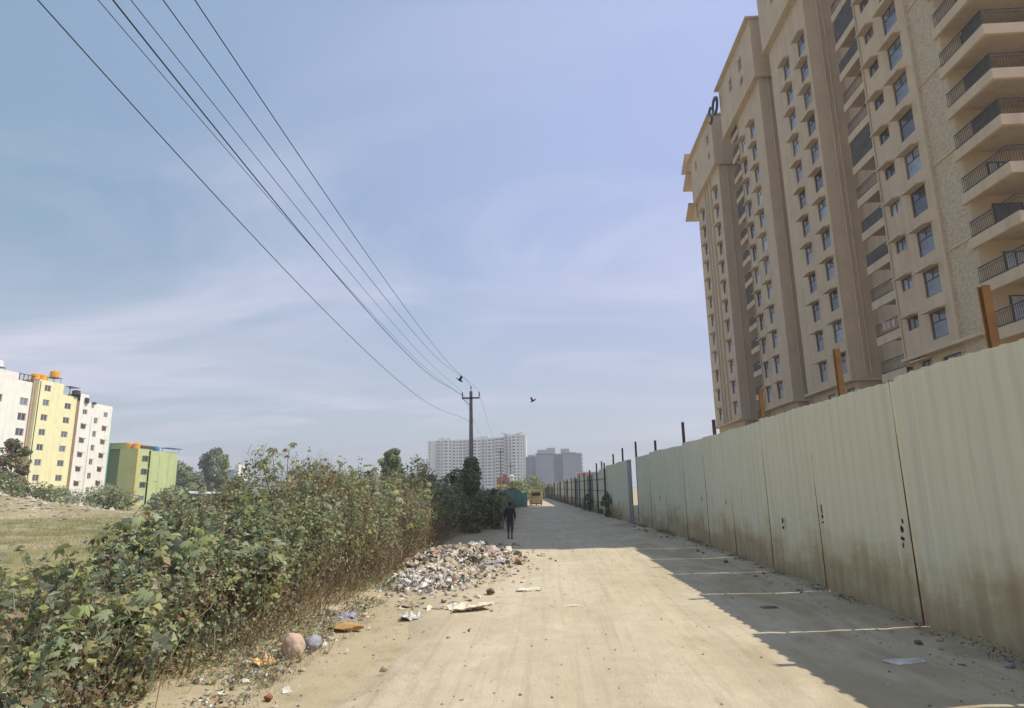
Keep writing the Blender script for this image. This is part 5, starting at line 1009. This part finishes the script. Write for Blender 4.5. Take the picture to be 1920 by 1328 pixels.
m = MB(); m.box(-91.49, 136.9, -.1, -91.38, 137.12, 12.45); m.build('corner_strip', M_['orangetank'], B3)
for (a, c, e, g) in hs: fwin(B3, -91.6, a, e, c-a, g-e, 'b3')
for (a, c, e, g) in hs[:3]: m = MB(); m.box(-91.5, a-.2, g+.1, -90.6, c+.2, g+.2); m.build('window_hood', M_['greenshade'], B3)
m = MB(); m.box(-92.5, 147, 13.0, -90.4, 152.6, 13.15); m.box(-92.3, 147.1, 12.11, -92.2, 147.2, 13.0); m.box(-91.2, 152.3, 12.11, -91.15, 152.4, 13.0); m.build('roof_canopy', M_['bluetarp'], B3)
m = MB(); m.box(-94.0, 139, 12.41, -92.0, 143.4, 13.2); m.build('roof_shed', M_['rail'], B3)
tank(-94.0, 137.9, 12.42, .75, 1.3, 'orangetank', 'left orange tank on the lime green block'); tank(-92.5, 137.9, 12.42, .75, 1.3, 'orangetank', 'right orange tank on the lime green block')
b_ = MB(); b_.lathe([(.7, 0), (.7, .9), (.4, 1.2)], (-92, 144.4, 12.11), 12); tag(b_.build('water_tank', M_['bluetarp'], loc=(-92, 144.4, 12.11)), 'blue tank on the lime green block', 'water tank', 'rooftop water tanks')
# shed, pale blue tower, teal sheets, terracotta house, white pillar
t = thing('long_shed', (-62, 110, 0), 'long low shed with pale sheet roof across the field', 'shed')
m = MB(); m.box(-67.5, 109, -.1, -58.8, 113, 2.1); m.build('wall', M_['shed'], t); m = MB(); m.add([(-67.9, 108.4, 2.55), (-58.2, 108.4, 2.15), (-58.2, 113.6, 2.4), (-67.9, 113.6, 2.8), (-67.9, 108.4, 2.62), (-58.2, 108.4, 2.22), (-58.2, 113.6, 2.47), (-67.9, 113.6, 2.87)], [(0, 3, 2, 1), (4, 5, 6, 7), (0, 1, 5, 4), (1, 2, 6, 5), (2, 3, 7, 6), (3, 0, 4, 7)]); m.build('roof', M_['roofsheet'], t)
m = MB(); m.box(-69.8, 109.5, -.1, -67.8, 112, 2.3); tag(m.build('tarpaulin_hut', M_['bluetarp'], loc=(-69, 110, 0)), 'small blue tarpaulin hut at the left end of the long shed', 'hut')
t = thing('water_tower_block', (-131, 260, 0), 'slim pale blue tower block between the far trees and the hedge', 'building')
m = MB(); m.box(-135.4, 260, -.1, -130.8, 268, 11.8); m.box(-135.4, 260.5, 11.81, -134.2, 263, 13.0); m.build('wall', M_['paleblue'], t); m = MB(); m.box(-130.78, 259.6, -.1, -129.0, 268, 13.8); m.build('stair_tower', M_['farwhite'], t)
m = MB()
for k in range(3): m.box(-134.6+k*1.2, 259.95, 7.0, -134.0+k*1.2, 259.998, 8.2)
m.build('window_band', M_['fardark'], t)
t = thing('terracotta_house', (-9.8, 140, 0), 'terracotta house with a balcony seen over the teal sheets', 'house')
hs = [(-10.6, -9.7, 3.0, 3.9), (-9.2, -8.6, 2.6, 3.5)]
m = MB(); wall_x(m, 140, -11.4, -8.3, -.1, 4.6, hs, .3, -1, axis='y'); m.box(-11.4, 140.6, -.1, -8.3, 146, 4.6); m.box(-10.2, 141, 4.61, -9.2, 143, 5.3); m.build('wall', M_['terra'], t)
m = MB(); m.box(-11.5, 139.5, 2.55, -9.4, 139.99, 2.7); m.box(-11.5, 139.5, 2.7, -9.4, 139.55, 3.2); m.build('balcony', M_['vyellow'], t)
for (a, c, e, g) in hs: m = MB(); m.box(a, 140.2, e, c, 140.25, g); m.build('window', M_['glass_dark'], t)
m = MB(); m.lathe([(.42, -.1), (.42, 4.3), (.5, 4.3), (.5, 4.6), (.2, 4.75)], (-7.0, 120, 0), 14); tag(m.build('pillar', M_['whitewall'], loc=(-7.0, 120, 0)), 'white round pillar right of the terracotta house', 'pillar')
t = thing('teal_sheet_fence', (-5, 75, 0), 'short teal sheet fence behind the dark shrubs left of the road', 'fence')
for i in range(5): m = MB(); z = 2.25-.12*i; m.box(-6.3+i*.72, 75+i*1.0, -.05, -5.62+i*.72, 75.03+i*1.0, z); m.build('sheet', M_['teal'], t)
# ------------------------------------------------------------ distant apartment complex
def farblock(name, loc, label, X, Y0, hz, cells, wall_m, depth=30, n_ind=100, extra=None, floor=2.9, base=0.0):
    t = thing(name, loc, label, 'building', 'distant apartment buildings'); return t
FB = thing('apartment_complex', (-68, 600, 0), 'wide white high rise apartment complex on the horizon behind the power pole', 'building', 'distant apartment buildings')
Yf = 600.0; nf = 16; fh = 2.95; segs = [(-114.5, -106, 47.2, 0), (-106, -91.5, 48.4, -1.2), (-91.5, -78.5, 48.0, 0), (-78.5, -64, 48.4, -1.4), (-64, -51, 49.0, 0), (-51, -41.5, 49.6, -.8), (-41.5, -27, 51.5, -2.4), (-27, -21, 51.5, -.6)]
far_w = []; wl = MB()
for si, (a, c, zt, dy) in enumerate(segs):
    y = Yf+dy; wd_ = c-a; hs = []
    if si == 0: cs = [(a+1.5, 1.0)]
    elif si == 7: cs = [(a+1.2, .8), (a+3.4, .8)]
    else: cs = [(a+.9, 2.4), (a+.9+wd_*.27, 1.5), (a+.9+wd_*.46, 3.0), (a+.9+wd_*.78, 1.7)]
    for k in range(nf):
        z = zt-2.9-k*fh
        if z < 2: break
        for (xx, ww) in cs: 
            hs.append((xx, xx+ww, z, z+1.55)); far_w.append((xx, y, z, ww))
    wall_x(wl, y, a, c, -.1, zt, hs, 1.0, -1, axis='y'); wl.box(a+.01, y+1.02, -.1, c-.01, y+22, zt-.01)
    for xs in (a, c): wl.add([(xs, y, -.1), (xs, Yf+1.2, -.1), (xs, Yf+1.2, zt), (xs, y, zt)], [(0, 1, 2, 3)])
    wl.add([(a, y, zt), (c, y, zt), (c, y+1.1, zt), (a, y+1.1, zt)], [(0, 1, 2, 3)])
wl.build('wall', M_['farwhite'], FB)
m = MB()
for (a, c, zt, dy) in segs[1:]: m.box(a-.4, Yf+dy-1.0, -.1, a+.4, Yf+dy+.9, zt-1)
m.build('duct_recess', M_['fargrey'], FB)
m = MB()
for k in range(14):
    z = 46.1-k*fh-0.75
    for bx_ in ((-105.2, Yf-2.4, z, -99.5, Yf-1.21, z+.9), (-77.5, Yf-2.6, z, -72, Yf-1.41, z+.9), (-62.8, Yf-1.2, z+.4, -58.5, Yf-.01, z+1.3), (-40.4, Yf-3.6, z+2.2, -34.5, Yf-2.41, z+3.1)): m = MB(); m.box(*bx_); m.build('balcony', M_['fargrey'], FB)
far_w.sort(key=lambda q: -q[2]); fr0 = None; rs = MB()
for i, (xx, y, z, ww) in enumerate(far_w):
    if i < 96:
        m_ = MB(); m_.box(xx, y+.9, z, xx+ww, y+.98, z+1.55); m_.build('window', M_['fardark'], FB)
    else: rs.box(xx, y+.9, z, xx+ww, y+.98, z+1.55)
tag(rs.build('window', M_['fardark'], FB), kind='stuff')
m = MB()
for (xx, z) in ((-104, 48.4), (-97, 48.6), (-74, 48.5), (-67, 48.5), (-61, 49)): m.box(xx, Yf+2, z, xx+4, Yf+6, z+1.6); m.box(xx-1.2, Yf+1, z+1.7, xx+5.4, Yf+7, z+1.95)
for s, xx in ((1, -45), (-1, -23)): m.add([(xx, Yf-3, 53.4), (xx+s*8, Yf-3, 52.0), (xx+s*8, Yf+8, 52.0), (xx, Yf+8, 53.4), (xx, Yf-3, 53.8), (xx+s*8, Yf-3, 52.3), (xx+s*8, Yf+8, 52.3), (xx, Yf+8, 53.8)], [(0, 1, 2, 3), (7, 6, 5, 4), (0, 4, 5, 1), (1, 5, 6, 2), (2, 6, 7, 3), (3, 7, 4, 0)])
m.box(-41, Yf-1, 51.51, -27, Yf+8, 52.4); m.build('roof_structure', M_['farwhite'], FB)
GB = thing('netted_blocks', (3, 500, 0), 'grey high rise blocks wrapped in construction netting beyond the road end', 'building', 'distant apartment buildings')
for (a, c, y0, zt, mt) in [(-18.2, -10.2, 505, 26.2, 'netblue'), (-10.2, 4.0, 500, 28.6, 'netgrey'), (4.1, 10.9, 506, 28.2, 'netblue'), (11.0, 21.5, 499, 28.8, 'netgrey'), (21.5, 26.0, 503, 28.4, 'netgrey')]:
    m = MB(); m.box(a, y0, -.1, c-.02, y0+18, zt); 
    if mt == 'netgrey':
        for z in (14.2, 4.5): m.box(a+.5, y0-.25, z, c-.6, y0-.01, z+.35)
    m.build('netted_wall', M_[mt], GB)
m = MB(); 
for bx_ in ((-16.5, 508, 26.21, -11, 514, 27.8), (-8.8, 506, 28.61, -1.5, 512, 31.6), (-1.4, 507, 28.61, 5.4, 514, 33.0), (9.8, 505, 28.81, 16.6, 512, 32.0)): m = MB(); m.box(*bx_); m.build('roof_room', M_['fargrey'], GB)
m = MB()
for k in range(9): m.box(26.01, 504+.1*k, 2+k*3, 26.9, 506, 3.4+k*3)
m.build('side_bay', M_['fargrey'], GB)
m = MB()
for (a, c) in ((-9.4, 3.2), (11.8, 20.6)): m.box(a, 498.7, 27.3, c, 498.98, 27.9)
m.build('parapet_band', M_['fardark'], GB)
t = thing('low_building', (18, 250, 0), 'low flat roofed building showing above the far fence', 'building', 'distant low buildings')
m = MB(); m.box(11.5, 250, -.1, 26, 262, 7.6); m.build('wall', M_['terra'], t); m = MB(); m.box(10.8, 249.3, 7.61, 26.8, 263, 8.0); m.build('roof', M_['roofsheet'], t)
# ------------------------------------------------------------ air
hz = bpy.data.materials.new('haze_air'); hz.use_nodes = True; t_ = hz.node_tree; t_.nodes.clear(); o_ = N(t_, 'ShaderNodeOutputMaterial'); pv = N(t_, 'ShaderNodeVolumePrincipled')
pv.inputs['Color'].default_value = (0.86, 0.87, 0.90, 1); pv.inputs['Density'].default_value = 0.0009; pv.inputs['Anisotropy'].default_value = 0.25
t_.links.new(pv.outputs[0], o_.inputs['Volume'])
m = MB(); m.box(-420, -60, -1.1, 260, 900, 62); tag(m.build('haze', hz), 'thin pale haze in the air over the whole scene', 'haze', kind='stuff')
